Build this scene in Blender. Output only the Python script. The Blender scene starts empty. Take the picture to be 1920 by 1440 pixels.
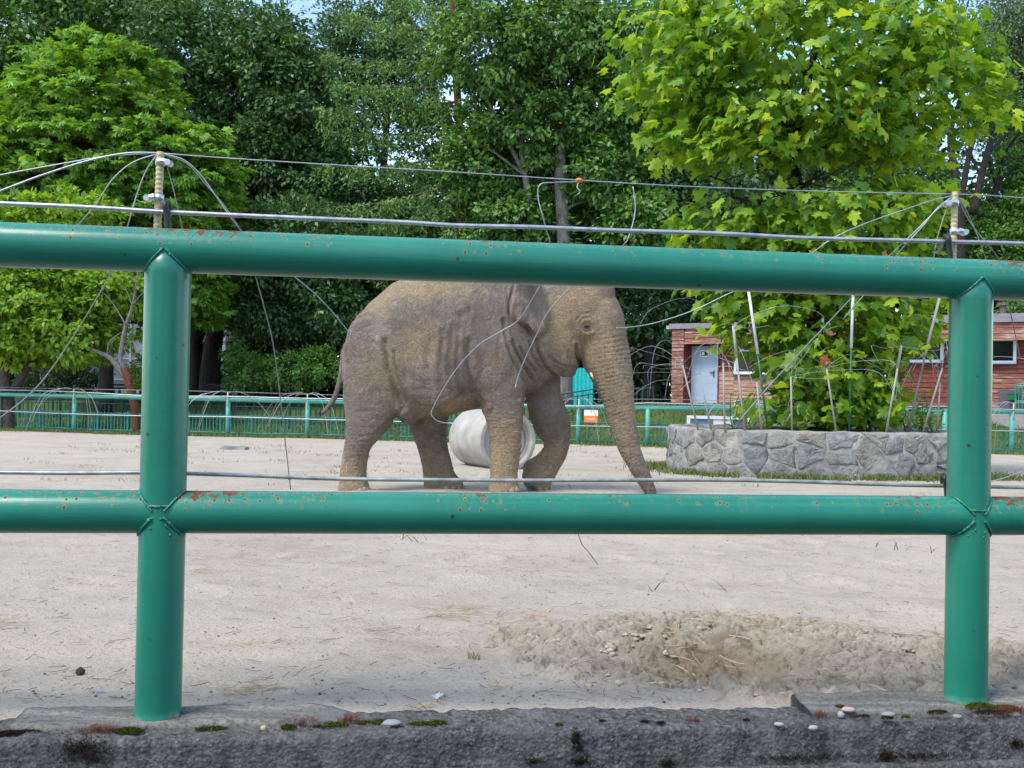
import bpy, bmesh, math, random
import numpy as np
from mathutils import Vector, Matrix
random.seed(7); rng = np.random.default_rng(11)
sc = bpy.context.scene
COL = sc.collection
R = math.radians

# ------------------------------------------------------------------ camera
FPX = 1900.0                      # focal length in pixels of a 1920 px wide frame
HOR, ROLL = 742.0, R(1.1)
PITCH = math.atan((HOR - 720) / FPX)
CAM = Vector((0, 0, 1.30))
cd = bpy.data.cameras.new('camera'); cam = bpy.data.objects.new('camera', cd); COL.objects.link(cam)
cd.sensor_width = 36.0; cd.lens = 36.0 * FPX / 1920.0; cd.clip_start = 0.05; cd.clip_end = 1000
cam.matrix_world = Matrix.Translation(CAM) @ Matrix.Rotation(R(90) + PITCH, 4, 'X') @ Matrix.Rotation(ROLL, 4, 'Z')
sc.camera = cam

# ------------------------------------------------------------------ sky, sun, exposure
SUN_DIR = Vector((-0.50, -0.42, 0.95)).normalized()      # towards the sun
el = math.asin(SUN_DIR.z); az = math.atan2(SUN_DIR.x, SUN_DIR.y)
world = bpy.data.worlds.new('World'); sc.world = world; world.use_nodes = True
wn = world.node_tree; wn.nodes.clear()
sky = wn.nodes.new('ShaderNodeTexSky'); sky.sky_type = 'NISHITA'; sky.sun_disc = False
sky.sun_elevation = el; sky.sun_rotation = az; sky.air_density = 1.0; sky.dust_density = 0.6; sky.ozone_density = 1.5
tcw = wn.nodes.new('ShaderNodeTexCoord')
mpw = wn.nodes.new('ShaderNodeMapping'); mpw.inputs['Scale'].default_value = (1, 1, 2.2); mpw.inputs['Location'].default_value = (3.7, 1.2, 0.4)
now = wn.nodes.new('ShaderNodeTexNoise'); now.inputs['Scale'].default_value = 2.6; now.inputs['Detail'].default_value = 7; now.inputs['Roughness'].default_value = 0.55
crw = wn.nodes.new('ShaderNodeValToRGB'); crw.color_ramp.elements[0].position = 0.52; crw.color_ramp.elements[1].position = 0.72
mxw = wn.nodes.new('ShaderNodeMix'); mxw.data_type = 'RGBA'
mxw.inputs['B'].default_value = (7.5, 7.7, 8.2, 1)
bgw = wn.nodes.new('ShaderNodeBackground'); bgw.inputs['Strength'].default_value = 0.15
outw = wn.nodes.new('ShaderNodeOutputWorld')
L = wn.links.new
L(tcw.outputs['Generated'], mpw.inputs['Vector']); L(mpw.outputs['Vector'], now.inputs['Vector'])
L(now.outputs['Fac'], crw.inputs['Fac']); L(crw.outputs['Color'], mxw.inputs['Factor'])
L(sky.outputs['Color'], mxw.inputs['A']); L(mxw.outputs['Result'], bgw.inputs['Color']); L(bgw.outputs['Background'], outw.inputs['Surface'])
sd = bpy.data.lights.new('sun', 'SUN'); sd.energy = 1.5; sd.angle = R(18); sd.color = (1.0, 0.95, 0.87)
so = bpy.data.objects.new('sun', sd); COL.objects.link(so)
so.rotation_euler = SUN_DIR.to_track_quat('Z', 'Y').to_euler(); so.location = (-8, -8, 20)
vs = sc.view_settings
vs.view_transform = 'Standard'; vs.look = 'None'; vs.gamma = 1.0; vs.use_curve_mapping = False; vs.exposure = 1.27
sc.cycles.max_bounces = 6; sc.cycles.diffuse_bounces = 3; sc.cycles.transmission_bounces = 4
sc.cycles.glossy_bounces = 2; sc.cycles.transparent_max_bounces = 4
sc.cycles.use_denoising = True

# ------------------------------------------------------------------ helpers
_fw = Vector((0, math.cos(PITCH), math.sin(PITCH))); _up0 = Vector((0, -math.sin(PITCH), math.cos(PITCH))); _r0 = Vector((1, 0, 0))
_rt = _r0 * math.cos(ROLL) + _up0 * math.sin(ROLL); _up = _up0 * math.cos(ROLL) - _r0 * math.sin(ROLL)
def ray(px, py): return _fw + _rt * ((px - 960) / FPX) + _up * ((720 - py) / FPX)
def P(px, py, Y):
    """surveying helper: the point at distance Y (metres along +Y) seen at photo pixel px, py"""
    d = ray(px, py); return CAM + d * (Y / d.y)
GA, GB = 0.50, 0.0185
def G(px, py):
    d = ray(px, py); t = (CAM.z - GA) / (-GB * d.y - d.z)
    t = (GA - CAM.z) / (d.z + GB * d.y); return CAM + d * t
def proj(v):
    v = np.asarray(v, float) - np.array(CAM)
    f, r, u = (v @ np.array(a) for a in (_fw, _rt, _up))
    return np.stack([960 + FPX * r / f, 720 - FPX * u / f], -1)

def sstep(a, b, x):
    t = np.clip((np.asarray(x, float) - a) / (b - a), 0, 1); return t * t * (3 - 2 * t)
def _hash(ix, iy, iz, s):
    h = (ix * 374761393 + iy * 668265263 + iz * 2147483647 + s * 1274126177) & 0xFFFFFFFF
    h = ((h ^ (h >> 13)) * 1274126177) & 0xFFFFFFFF
    return ((h ^ (h >> 16)) & 0xFFFF) / 65535.0
def vnoise(x, y, z=0.0, s=0):
    x, y, z = np.broadcast_arrays(np.asarray(x, float), np.asarray(y, float), np.asarray(z, float))
    ix, iy, iz = (np.floor(a).astype(np.int64) for a in (x, y, z))
    fx, fy, fz = x - ix, y - iy, z - iz
    fx, fy, fz = (f * f * f * (f * (f * 6 - 15) + 10) for f in (fx, fy, fz))
    r = 0
    for dx in (0, 1):
        for dy in (0, 1):
            for dz in (0, 1):
                w = (fx if dx else 1 - fx) * (fy if dy else 1 - fy) * (fz if dz else 1 - fz)
                r = r + w * _hash(ix + dx, iy + dy, iz + dz, s)
    return r * 2 - 1
def fbm(x, y, z=0.0, o=4, s=0):
    r = 0; a = 1.0; t = 0
    for i in range(o):
        r = r + a * vnoise(np.asarray(x) * 2 ** i, np.asarray(y) * 2 ** i, np.asarray(z) * 2 ** i, s + i); t += a; a *= 0.5
    return r / t

def mesh_np(name, verts, faces, smooth=True):
    """verts (N,3); faces: list of lists or (M,k) int array"""
    me = bpy.data.meshes.new(name)
    if isinstance(faces, np.ndarray):
        k = faces.shape[1]; nf = len(faces)
        me.vertices.add(len(verts)); me.vertices.foreach_set('co', np.ascontiguousarray(verts, dtype=np.float32).ravel())
        me.loops.add(nf * k); me.loops.foreach_set('vertex_index', np.ascontiguousarray(faces, dtype=np.int32).ravel())
        me.polygons.add(nf); me.polygons.foreach_set('loop_start', np.arange(0, nf * k, k, dtype=np.int32))
        me.update(calc_edges=True)
    else:
        me.from_pydata([tuple(v) for v in verts], [], faces)
    if smooth: me.polygons.foreach_set('use_smooth', [True] * len(me.polygons))
    me.update(); return me
def obj(name, me, mat=None, parent=None, loc=None):
    o = bpy.data.objects.new(name, me); COL.objects.link(o)
    if mat is not None and me is not None and len(me.materials) == 0: me.materials.append(mat)
    if parent is not None: o.parent = parent
    if loc is not None: o.location = loc
    return o
def tag(o, label=None, cat=None, group=None, kind=None):
    if label: o['label'] = label
    if cat: o['category'] = cat
    if group: o['group'] = group
    if kind: o['kind'] = kind
    return o
def thing(name, label, cat, loc=(0, 0, 0), rz=0.0, group=None):
    o = bpy.data.objects.new(name, None); COL.objects.link(o); o.empty_display_size = 0.1
    o.location = loc; o.rotation_euler = (0, 0, rz); return tag(o, label, cat, group)

class MB:
    """collects shapes into one mesh"""
    def __init__(s): s.v = []; s.f = []
    def add(s, v, f):
        n = len(s.v); s.v += [tuple(q) for q in v]; s.f += [[i + n for i in q] for q in f]; return s
    def box(s, c, d, M=None):
        x, y, z = (q / 2 for q in d); c = Vector(c)
        v = [Vector((a * x, b * y, e * z)) for a in (-1, 1) for b in (-1, 1) for e in (-1, 1)]
        if M is not None: v = [M @ q for q in v]
        return s.add([c + q for q in v], [[0, 1, 3, 2], [4, 6, 7, 5], [0, 4, 5, 1], [2, 3, 7, 6], [0, 2, 6, 4], [1, 5, 7, 3]])
    def tube(s, pts, rad, n=8, cap=True):
        v, f = tube_vf(pts, rad, n, cap); return s.add(v, f)
    def mesh(s, name, smooth=False): return mesh_np(name, s.v, s.f, smooth)
def tube_vf(pts, rad, n=8, cap=True):
    pts = [Vector(p) for p in pts]; m = len(pts)
    if not hasattr(rad, '__len__'): rad = [rad] * m
    v, f = [], []; ref = None
    for i, p in enumerate(pts):
        t = (pts[min(i + 1, m - 1)] - pts[max(i - 1, 0)]).normalized()
        if ref is None: ref = t.orthogonal().normalized()
        a = (ref - t * ref.dot(t)); a = a.normalized() if a.length > 1e-6 else t.orthogonal().normalized(); ref = a
        b = t.cross(a)
        for k in range(n):
            q = 2 * math.pi * k / n; v.append(p + (a * math.cos(q) + b * math.sin(q)) * rad[i])
    for i in range(m - 1):
        for k in range(n):
            k2 = (k + 1) % n; f.append([i * n + k, i * n + k2, (i + 1) * n + k2, (i + 1) * n + k])
    if cap: f.append(list(range(n))[::-1]); f.append([(m - 1) * n + k for k in range(n)])
    return v, f
def smoothpath(pts, sub=5):
    """Catmull-Rom through the points"""
    pts = [Vector(p) for p in pts]; out = []
    for i in range(len(pts) - 1):
        p0 = pts[max(i - 1, 0)]; p1 = pts[i]; p2 = pts[i + 1]; p3 = pts[min(i + 2, len(pts) - 1)]
        for k in range(sub):
            t = k / sub
            out.append(0.5 * ((2 * p1) + (p2 - p0) * t + (2 * p0 - 5 * p1 + 4 * p2 - p3) * t * t + (3 * p1 - p0 - 3 * p2 + p3) * t ** 3))
    out.append(pts[-1]); return out
def lump(r, seed, amp=0.25, sub=2, sq=(1, 1, 1)):
    """an irregular rounded stone"""
    bm = bmesh.new(); bmesh.ops.create_icosphere(bm, subdivisions=sub, radius=1)
    c = np.array([v.co[:] for v in bm.verts]); k = 1 + amp * fbm(c[:, 0] * 1.3 + seed, c[:, 1] * 1.3, c[:, 2] * 1.3, 2, seed)
    for v, q in zip(bm.verts, k): v.co = Vector((v.co.x * sq[0], v.co.y * sq[1], v.co.z * sq[2])) * float(q) * r
    me = bpy.data.meshes.new('lump'); bm.to_mesh(me); bm.free()
    me.polygons.foreach_set('use_smooth', [True] * len(me.polygons)); return me

# ------------------------------------------------------------------ material helpers
class NT:
    def __init__(s, name):
        s.m = bpy.data.materials.new(name); s.m.use_nodes = True; s.t = s.m.node_tree; s.t.nodes.clear()
        s.out = s.n('ShaderNodeOutputMaterial')
    def n(s, ty, **kw):
        q = s.t.nodes.new(ty)
        for k, v in kw.items():
            if k in q.inputs: s.set(q.inputs[k], v)
            else: setattr(q, k, v)
        return q
    def set(s, i, v):
        if isinstance(v, bpy.types.NodeSocket): s.t.links.new(v, i)
        elif hasattr(i, 'default_value'):
            if hasattr(v, '__len__') and len(v) == 3 and i.type == 'RGBA': v = (*v, 1)
            i.default_value = v
    def coord(s, kind='Object', scale=None, rot=None):
        c = s.n('ShaderNodeTexCoord').outputs[kind]
        if scale is not None or rot is not None:
            m = s.n('ShaderNodeMapping', Vector=c)
            if scale is not None: m.inputs['Scale'].default_value = scale if hasattr(scale, '__len__') else (scale,) * 3
            if rot is not None: m.inputs['Rotation'].default_value = rot
            c = m.outputs[0]
        return c
    def noise(s, v, scale, detail=3, rough=0.55, dist=0.0):
        q = s.n('ShaderNodeTexNoise', Vector=v, Scale=scale, Detail=detail, Roughness=rough, Distortion=dist); return q.outputs['Fac']
    def vor(s, v, scale, feature='F1', out='Distance', rnd=1.0):
        q = s.n('ShaderNodeTexVoronoi', feature=feature); s.set(q.inputs['Vector'], v); s.set(q.inputs['Scale'], scale); s.set(q.inputs['Randomness'], rnd)
        return q.outputs[out]
    def ramp(s, f, stops, interp='LINEAR'):
        q = s.n('ShaderNodeValToRGB', Fac=f); cr = q.color_ramp; cr.interpolation = interp
        while len(cr.elements) < len(stops): cr.elements.new(0.5)
        for e, (p, c) in zip(cr.elements, stops):
            e.position = p; e.color = (c, c, c, 1) if not hasattr(c, '__len__') else (*c, 1)
        return q.outputs['Color']
    def mix(s, f, a, b, mode='MIX'):
        q = s.n('ShaderNodeMix', data_type='RGBA', blend_type=mode)
        s.set(q.inputs['Factor'], f); s.set(q.inputs[6], a); s.set(q.inputs[7], b); return q.outputs[2]
    def math(s, op, a, b=0.0, c=None):
        q = s.n('ShaderNodeMath', operation=op); s.set(q.inputs[0], a); s.set(q.inputs[1], b)
        if c is not None: s.set(q.inputs[2], c)
        return q.outputs[0]
    def bump(s, h, strength=0.5, dist=0.01, normal=None):
        q = s.n('ShaderNodeBump', Height=h, Strength=strength, Distance=dist)
        if normal is not None: s.set(q.inputs['Normal'], normal)
        return q.outputs[0]
    def bsdf(s, color, rough=0.7, normal=None, metallic=0.0, spec=0.4, **kw):
        q = s.n('ShaderNodeBsdfPrincipled'); s.set(q.inputs['Base Color'], color); s.set(q.inputs['Roughness'], rough)
        s.set(q.inputs['Metallic'], metallic); s.set(q.inputs['Specular IOR Level'], spec)
        if normal is not None: s.set(q.inputs['Normal'], normal)
        for k, v in kw.items(): s.set(q.inputs[k.replace('_', ' ')], v)
        s.t.links.new(q.outputs[0], s.out.inputs['Surface']); return q
    def done(s): return s.m

def plain(name, c, rough=0.6, metallic=0.0, var=0.15, scale=12.0, spec=0.4, bump=0.0):
    t = NT(name); v = t.coord()
    f = t.noise(v, scale, 4)
    d = tuple(q * (1 - var) for q in c); l = tuple(min(1, q * (1 + var)) for q in c)
    nrm = t.bump(t.noise(v, scale * 3, 4), bump, 0.01) if bump else None
    t.bsdf(t.ramp(f, [(0.3, d), (0.7, l)]), rough, nrm, metallic, spec); return t.done()

def foliage(name, stops, trans=0.3, rough=0.5, spec=0.3, tcol=1.5):
    t = NT(name)
    a = t.n('ShaderNodeNewGeometry').outputs['Random Per Island']; b = t.n('ShaderNodeObjectInfo').outputs['Random']
    f = t.math('FRACT', t.math('ADD', a, b))
    n = len(stops); col = t.ramp(f, [(i / (n - 1), c) for i, c in enumerate(stops)])
    p = t.n('ShaderNodeBsdfPrincipled'); t.set(p.inputs['Base Color'], col); p.inputs['Roughness'].default_value = rough; p.inputs['Specular IOR Level'].default_value = spec
    tr = t.n('ShaderNodeBsdfTranslucent'); t.set(tr.inputs['Color'], t.mix(1.0, col, (tcol * 1.05, tcol, tcol * 0.35), 'MULTIPLY'))
    m = t.n('ShaderNodeMixShader'); m.inputs[0].default_value = trans
    t.t.links.new(p.outputs[0], m.inputs[1]); t.t.links.new(tr.outputs[0], m.inputs[2]); t.t.links.new(m.outputs[0], t.out.inputs['Surface'])
    return t.done()

# ------------------------------------------------------------------ materials
def m_sand():
    t = NT('sand'); v = t.coord()
    big = t.noise(v, 0.8, 5, 0.6); mid = t.noise(v, 4.0, 6, 0.65); fine = t.noise(v, 70, 5, 0.7); streak = t.noise(t.coord(scale=(1.0, 1.7, 1)), 1.7, 7, 0.72)
    c = t.ramp(big, [(0.32, (0.369, 0.317, 0.254)), (0.5, (0.430, 0.375, 0.306)), (0.7, (0.486, 0.415, 0.326))])
    c = t.mix(t.ramp(mid, [(0.40, 0.0), (0.70, 0.7)]), c, (0.510, 0.438, 0.348))
    c = t.mix(t.ramp(streak, [(0.52, 0.0), (0.70, 0.60)]), c, (0.339, 0.271, 0.192))
    c = t.mix(t.ramp(fine, [(0.32, 0.7), (0.46, 0.0)]), c, (0.233, 0.191, 0.140))
    at = t.n('ShaderNodeAttribute', attribute_name='dug_tone').outputs['Fac']
    at2 = t.n('ShaderNodeAttribute', attribute_name='pit_shade').outputs['Fac']
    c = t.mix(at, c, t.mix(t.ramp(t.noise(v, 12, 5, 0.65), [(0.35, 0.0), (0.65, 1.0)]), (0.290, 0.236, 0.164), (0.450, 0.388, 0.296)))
    c = t.mix(at2, c, t.mix(fine, (0.150, 0.112, 0.068), (0.240, 0.185, 0.118)))  # shade painted as dark brown in the pit and its crevices
    sp = t.vor(v, 55.0); c = t.mix(t.math('MULTIPLY', t.ramp(sp, [(0.09, 0.6), (0.16, 0.0)]), t.ramp(mid, [(0.5, 0.0), (0.6, 1.0)])), c, (0.168, 0.133, 0.096))
    h = t.math('ADD', t.math('MULTIPLY', mid, 0.8), t.math('MULTIPLY', fine, 0.35))
    t.bsdf(c, 0.95, t.bump(h, 1.0, 0.04), spec=0.15); return t.done()
def m_concrete():
    t = NT('weathered_concrete'); v = t.coord()
    ag = t.vor(v, 95.0, out='Color'); d = t.vor(v, 95.0); big = t.noise(v, 5, 5, 0.65); fine = t.noise(v, 75, 6, 0.75)
    sep = t.n('ShaderNodeSeparateColor', Color=ag).outputs[0]
    c = t.ramp(fine, [(0.36, (0.020, 0.019, 0.019)), (0.50, (0.080, 0.077, 0.075)), (0.66, (0.24, 0.23, 0.22))])
    c = t.mix(t.ramp(big, [(0.4, 0.0), (0.65, 0.55)]), c, (0.135, 0.13, 0.125))
    c = t.mix(t.ramp(t.noise(v, 22, 6, 0.75), [(0.45, 0.0), (0.7, 0.6)]), c, (0.20, 0.192, 0.185))
    c = t.mix(t.math('MULTIPLY', t.ramp(sep, [(0.86, 0.0), (0.92, 0.6)]), t.ramp(d, [(0.22, 1.0), (0.40, 0.0)])), c, (0.30, 0.295, 0.29))
    mo = t.noise(t.coord(scale=(1, 1, 2)), 2.6, 6, 0.7)
    c = t.mix(t.ramp(mo, [(0.58, 0.0), (0.70, 0.8)]), c, (0.045, 0.036, 0.022))
    run = t.noise(t.coord(scale=(1, 1, 0.12)), 9, 5, 0.7); c = t.mix(t.ramp(run, [(0.52, 0.0), (0.68, 0.55)]), c, (0.26, 0.255, 0.25))
    run2 = t.noise(t.coord(scale=(1, 1, 0.15)), 14, 4, 0.65); c = t.mix(t.ramp(run2, [(0.56, 0.0), (0.70, 0.6)]), c, (0.028, 0.027, 0.029))
    h = t.math('ADD', t.math('MULTIPLY', fine, 0.6), t.math('MULTIPLY', d, -0.35))
    t.bsdf(c, 0.92, t.bump(h, 1.0, 0.02), spec=0.2); return t.done()
def m_slab():
    t = NT('pale_concrete'); v = t.coord()
    s = t.noise(t.coord(scale=(1.0, 9, 6)), 2.5, 5, 0.6); fine = t.noise(v, 90, 4, 0.7); big = t.noise(v, 6, 4)
    c = t.ramp(s, [(0.33, (0.095, 0.092, 0.086)), (0.55, (0.185, 0.176, 0.152)), (0.72, (0.30, 0.285, 0.235))])
    c = t.mix(t.ramp(fine, [(0.38, 0.7), (0.52, 0.0)]), c, (0.055, 0.055, 0.055))
    c = t.mix(t.ramp(big, [(0.55, 0.0), (0.75, 0.6)]), c, (0.16, 0.16, 0.155))
    t.bsdf(c, 0.9, t.bump(fine, 0.7, 0.008), spec=0.2); return t.done()
def m_paint(name='green_paint', base=(0.013, 0.182, 0.120), rust=True, rough=0.28):
    t = NT(name); v = t.coord()
    n1 = t.noise(v, 2.5, 5, 0.6); n2 = t.noise(t.coord(scale=(1, 1, 1)), 40, 3)
    c = t.ramp(n1, [(0.3, tuple(q * 0.86 for q in base)), (0.7, tuple(q * 1.16 for q in base))])
    patch = t.noise(t.coord(scale=(1.0, 1.0, 1.0)), 1.1, 2)
    c = t.mix(t.ramp(patch, [(0.58, 0.0), (0.75, 0.35)]), c, (0.045, 0.22, 0.14))
    blue = t.noise(v, 7, 3); c = t.mix(t.ramp(blue, [(0.70, 0.0), (0.74, 0.35)]), c, (0.02, 0.22, 0.24))
    r = rough
    if rust:
        geo = t.n('ShaderNodeNewGeometry'); nz = t.n('ShaderNodeSeparateXYZ', Vector=geo.outputs['Normal']).outputs[2]
        up = t.ramp(nz, [(0.0, 0.0), (0.35, 0.55), (0.95, 1.0)])
        zone = t.ramp(t.noise(t.coord(scale=(1, 0.3, 0.3)), 1.7, 2), [(0.42, 0.22), (0.58, 1.0)])
        spot = t.vor(t.coord(scale=(1.0, 0.8, 0.55)), 72.0); sz = t.n('ShaderNodeSeparateColor', Color=t.vor(t.coord(scale=(1.0, 0.8, 0.55)), 72.0, out='Color')).outputs[1]
        pit = t.math('MULTIPLY', t.ramp(spot, [(0.16, 1.0), (0.30, 0.0)]), t.math('GREATER_THAN', t.math('MULTIPLY', t.math('MULTIPLY', zone, up), sz), 0.22))
        spot2 = t.noise(t.coord(scale=(1, 1, 0.6)), 38, 4, 0.7)
        fl = t.ramp(t.math('MULTIPLY', t.math('MULTIPLY', spot2, zone), up), [(0.43, 0.0), (0.48, 1.0)])
        s3 = t.vor(t.coord(scale=(1.0, 0.8, 0.5)), 150.0); c3 = t.n('ShaderNodeSeparateColor', Color=t.vor(t.coord(scale=(1.0, 0.8, 0.5)), 150.0, out='Color')).outputs[0]
        p3 = t.math('MULTIPLY', t.ramp(s3, [(0.20, 1.0), (0.34, 0.0)]), t.math('GREATER_THAN', t.math('MULTIPLY', t.math('MULTIPLY', zone, up), c3), 0.50))
        rustm = t.math('MAXIMUM', t.math('MAXIMUM', pit, p3), fl)
        run = t.ramp(t.noise(t.coord(scale=(1, 0.15, 0.10)), 60, 3), [(0.55, 0.0), (0.72, 1.0)])
        c = t.mix(t.math('MULTIPLY', t.math('MULTIPLY', run, zone), t.math('MULTIPLY', up, 0.22)), c, (0.30, 0.20, 0.09))
        halo = t.math('MULTIPLY', t.ramp(spot, [(0.2, 0.55), (0.45, 0.0)]), t.math('GREATER_THAN', t.math('MULTIPLY', t.math('MULTIPLY', zone, up), sz), 0.22))
        c = t.mix(halo, c, (0.33, 0.24, 0.10))
        c = t.mix(rustm, c, t.mix(t.noise(v, 90, 3), (0.05, 0.02, 0.012), (0.20, 0.075, 0.03)))
        sparse = t.vor(v, 11.0); c = t.mix(t.ramp(sparse, [(0.045, 1.0), (0.075, 0.0)]), c, (0.055, 0.025, 0.015))
        r = t.ramp(rustm, [(0.0, rough), (1.0, 0.9)])
    bm_ = t.math('ADD', t.noise(t.coord(scale=(0.06, 1, 1)), 130, 3), t.math('MULTIPLY', t.noise(v, 22, 4), 0.8))
    t.bsdf(c, r, t.bump(bm_, 0.14, 0.003), spec=0.5); return t.done()
def m_elephant():
    t = NT('elephant_hide'); v = t.coord()
    dust = t.n('ShaderNodeAttribute', attribute_name='dust').outputs['Fac']; pink = t.n('ShaderNodeAttribute', attribute_name='pink').outputs['Fac']
    n1 = t.noise(v, 2.8, 7, 0.68); n2 = t.noise(v, 9, 7, 0.72); n3 = t.noise(v, 85, 4, 0.7)
    c = t.ramp(n1, [(0.3, (0.135, 0.108, 0.088)), (0.5, (0.205, 0.170, 0.140)), (0.72, (0.29, 0.248, 0.208))])
    c = t.mix(t.ramp(n3, [(0.36, 0.28), (0.55, 0.0)]), c, (0.11, 0.09, 0.076))
    dm = t.ramp(t.math('ADD', dust, t.math('MULTIPLY', t.math('SUBTRACT', n2, 0.5), 1.5)), [(0.22, 0.0), (0.95, 0.80)])
    c = t.mix(dm, c, t.ramp(n3, [(0.3, (0.275, 0.195, 0.105)), (0.7, (0.46, 0.345, 0.195))]))
    cake = t.ramp(t.math('ADD', dust, t.math('MULTIPLY', t.math('SUBTRACT', t.noise(v, 30, 6, 0.75), 0.5), 2.2)), [(1.16, 0.0), (1.24, 0.9)])
    c = t.mix(cake, c, (0.58, 0.40, 0.14))
    c = t.mix(t.math('MULTIPLY', pink, t.ramp(n2, [(0.35, 0.15), (0.6, 0.85)])), c, (0.34, 0.235, 0.205))
    nv = t.n('ShaderNodeTexNoise', Vector=v, Scale=4.0, Detail=3.0)
    def warped(scale, k):
        a = t.n('ShaderNodeVectorMath', operation='ADD'); t.set(a.inputs[0], t.coord(scale=scale)); m = t.n('ShaderNodeVectorMath', operation='SCALE'); t.set(m.inputs[0], nv.outputs['Color']); m.inputs['Scale'].default_value = k; t.set(a.inputs[1], m.outputs[0]); return a.outputs[0]
    def ridge(vec, sc, w):
        q = t.math('ABSOLUTE', t.math('SUBTRACT', t.noise(vec, sc, 2.5, 0.5), 0.5)); return t.ramp(q, [(0.0, 0.0), (w, 1.0)])
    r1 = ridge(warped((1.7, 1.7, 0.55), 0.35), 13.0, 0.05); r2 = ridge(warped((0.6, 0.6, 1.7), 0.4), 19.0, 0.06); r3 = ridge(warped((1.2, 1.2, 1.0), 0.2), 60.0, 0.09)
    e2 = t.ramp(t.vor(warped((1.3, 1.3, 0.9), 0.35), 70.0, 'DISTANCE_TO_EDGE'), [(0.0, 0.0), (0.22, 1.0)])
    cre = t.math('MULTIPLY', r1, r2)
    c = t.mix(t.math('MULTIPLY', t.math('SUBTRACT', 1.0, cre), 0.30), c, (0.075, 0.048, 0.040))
    h = t.math('ADD', t.math('ADD', t.math('MULTIPLY', cre, 0.60), t.math('MULTIPLY', e2, 0.16)), t.math('ADD', t.math('MULTIPLY', r3, 0.25), t.math('MULTIPLY', n3, 0.08)))
    t.bsdf(c, 0.85, t.bump(h, 0.75, 0.012), spec=0.25); return t.done()
def m_bark(name, c1, c2, scale=8.0):
    t = NT(name); v = t.coord(scale=(1, 1, 0.22)); n = t.noise(v, scale * 2, 6, 0.7); w = t.vor(v, scale * 3)
    f = t.math('ADD', t.math('MULTIPLY', n, 0.7), t.math('MULTIPLY', w, 0.4))
    t.bsdf(t.ramp(f, [(0.3, c1), (0.75, c2)]), 0.9, t.bump(f, 0.9, 0.04), spec=0.2); return t.done()
def m_stone():
    t = NT('rubble_stone'); v = t.coord(); oi = t.n('ShaderNodeObjectInfo').outputs['Random']
    off = t.n('ShaderNodeVectorMath', operation='ADD'); t.set(off.inputs[0], v); cmb = t.n('ShaderNodeCombineXYZ'); t.set(cmb.inputs[0], t.math('MULTIPLY', oi, 37.0)); t.set(off.inputs[1], cmb.outputs[0])
    v = off.outputs[0]
    n = t.noise(v, 5, 8, 0.70, 0.6); f = t.noise(v, 40, 5, 0.7)
    base = t.ramp(oi, [(0.0, (0.30, 0.285, 0.265)), (0.25, (0.40, 0.375, 0.315)), (0.5, (0.29, 0.295, 0.315)), (0.75, (0.42, 0.40, 0.345)), (1.0, (0.25, 0.24, 0.225))])
    c = t.mix(t.ramp(n, [(0.36, 0.8), (0.58, 0.0)]), base, (0.135, 0.125, 0.115))
    c = t.mix(t.ramp(f, [(0.52, 0.0), (0.72, 0.65)]), c, (0.50, 0.485, 0.43))
    t.bsdf(c, 0.9, t.bump(t.math('ADD', n, t.math('MULTIPLY', f, 0.35)), 1.0, 0.07), spec=0.25); return t.done()
def m_wood(name, c1, c2, worn):
    t = NT(name); oi = t.n('ShaderNodeObjectInfo').outputs['Random']
    v = t.coord(scale=(0.5, 3, 3)); off = t.n('ShaderNodeVectorMath', operation='ADD'); t.set(off.inputs[0], v); cb = t.n('ShaderNodeCombineXYZ'); t.set(cb.inputs[0], t.math('MULTIPLY', oi, 50.0)); t.set(off.inputs[1], cb.outputs[0])
    n = t.noise(off.outputs[0], 3.0, 6, 0.7)
    c = t.ramp(n, [(0.3, c1), (0.65, c2)])
    if worn: c = t.mix(t.ramp(n, [(0.5, 0.0), (0.68, worn)]), c, (0.55, 0.47, 0.42))
    t.bsdf(c, 0.75, t.bump(n, 0.4, 0.006), spec=0.25); return t.done()
def m_glass():
    t = NT('window_glass'); p = t.bsdf((0.010, 0.012, 0.014), 0.12, None, 0.0, 0.28); return t.done()
def m_grass():
    return foliage('grass_blades', [(0.06, 0.105, 0.025), (0.10, 0.155, 0.035), (0.15, 0.195, 0.06), (0.22, 0.21, 0.10)], 0.25, 0.6)
def m_lawn():
    t = NT('lawn'); v = t.coord(); n = t.noise(v, 0.9, 5, 0.65); f = t.noise(v, 14, 4, 0.7)
    c = t.ramp(n, [(0.3, (0.055, 0.095, 0.022)), (0.55, (0.085, 0.125, 0.032)), (0.75, (0.15, 0.15, 0.07))])
    c = t.mix(t.ramp(f, [(0.35, 0.6), (0.55, 0.0)]), c, (0.03, 0.05, 0.014))
    t.bsdf(c, 0.95, t.bump(f, 0.8, 0.04), spec=0.15); return t.done()

SAND = m_sand(); CONC = m_concrete(); SLAB = m_slab(); PAINT = m_paint(); ELE = m_elephant()
PAINT_FAR = m_paint('teal_fence_paint', (0.020, 0.255, 0.185), False, 0.45)
PAINT_RAILFAR = m_paint('worn_teal_paint', (0.085, 0.34, 0.265), False, 0.5)
PICKET = plain('picket_paint', (0.028, 0.235, 0.185), 0.45, var=0.25, scale=2)
PICKET_DARK = plain('dark_picket_paint', (0.012, 0.050, 0.042), 0.6, var=0.2)
BARK = m_bark('grey_brown_bark', (0.035, 0.029, 0.025), (0.12, 0.10, 0.085)); BARK_D = m_bark('dark_bark', (0.012, 0.010, 0.009), (0.050, 0.042, 0.036))
BARK_G = m_bark('grey_bark', (0.085, 0.080, 0.075), (0.22, 0.205, 0.19)); BARK_R = m_bark('red_brown_bark', (0.05, 0.022, 0.014), (0.17, 0.075, 0.045))
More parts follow.
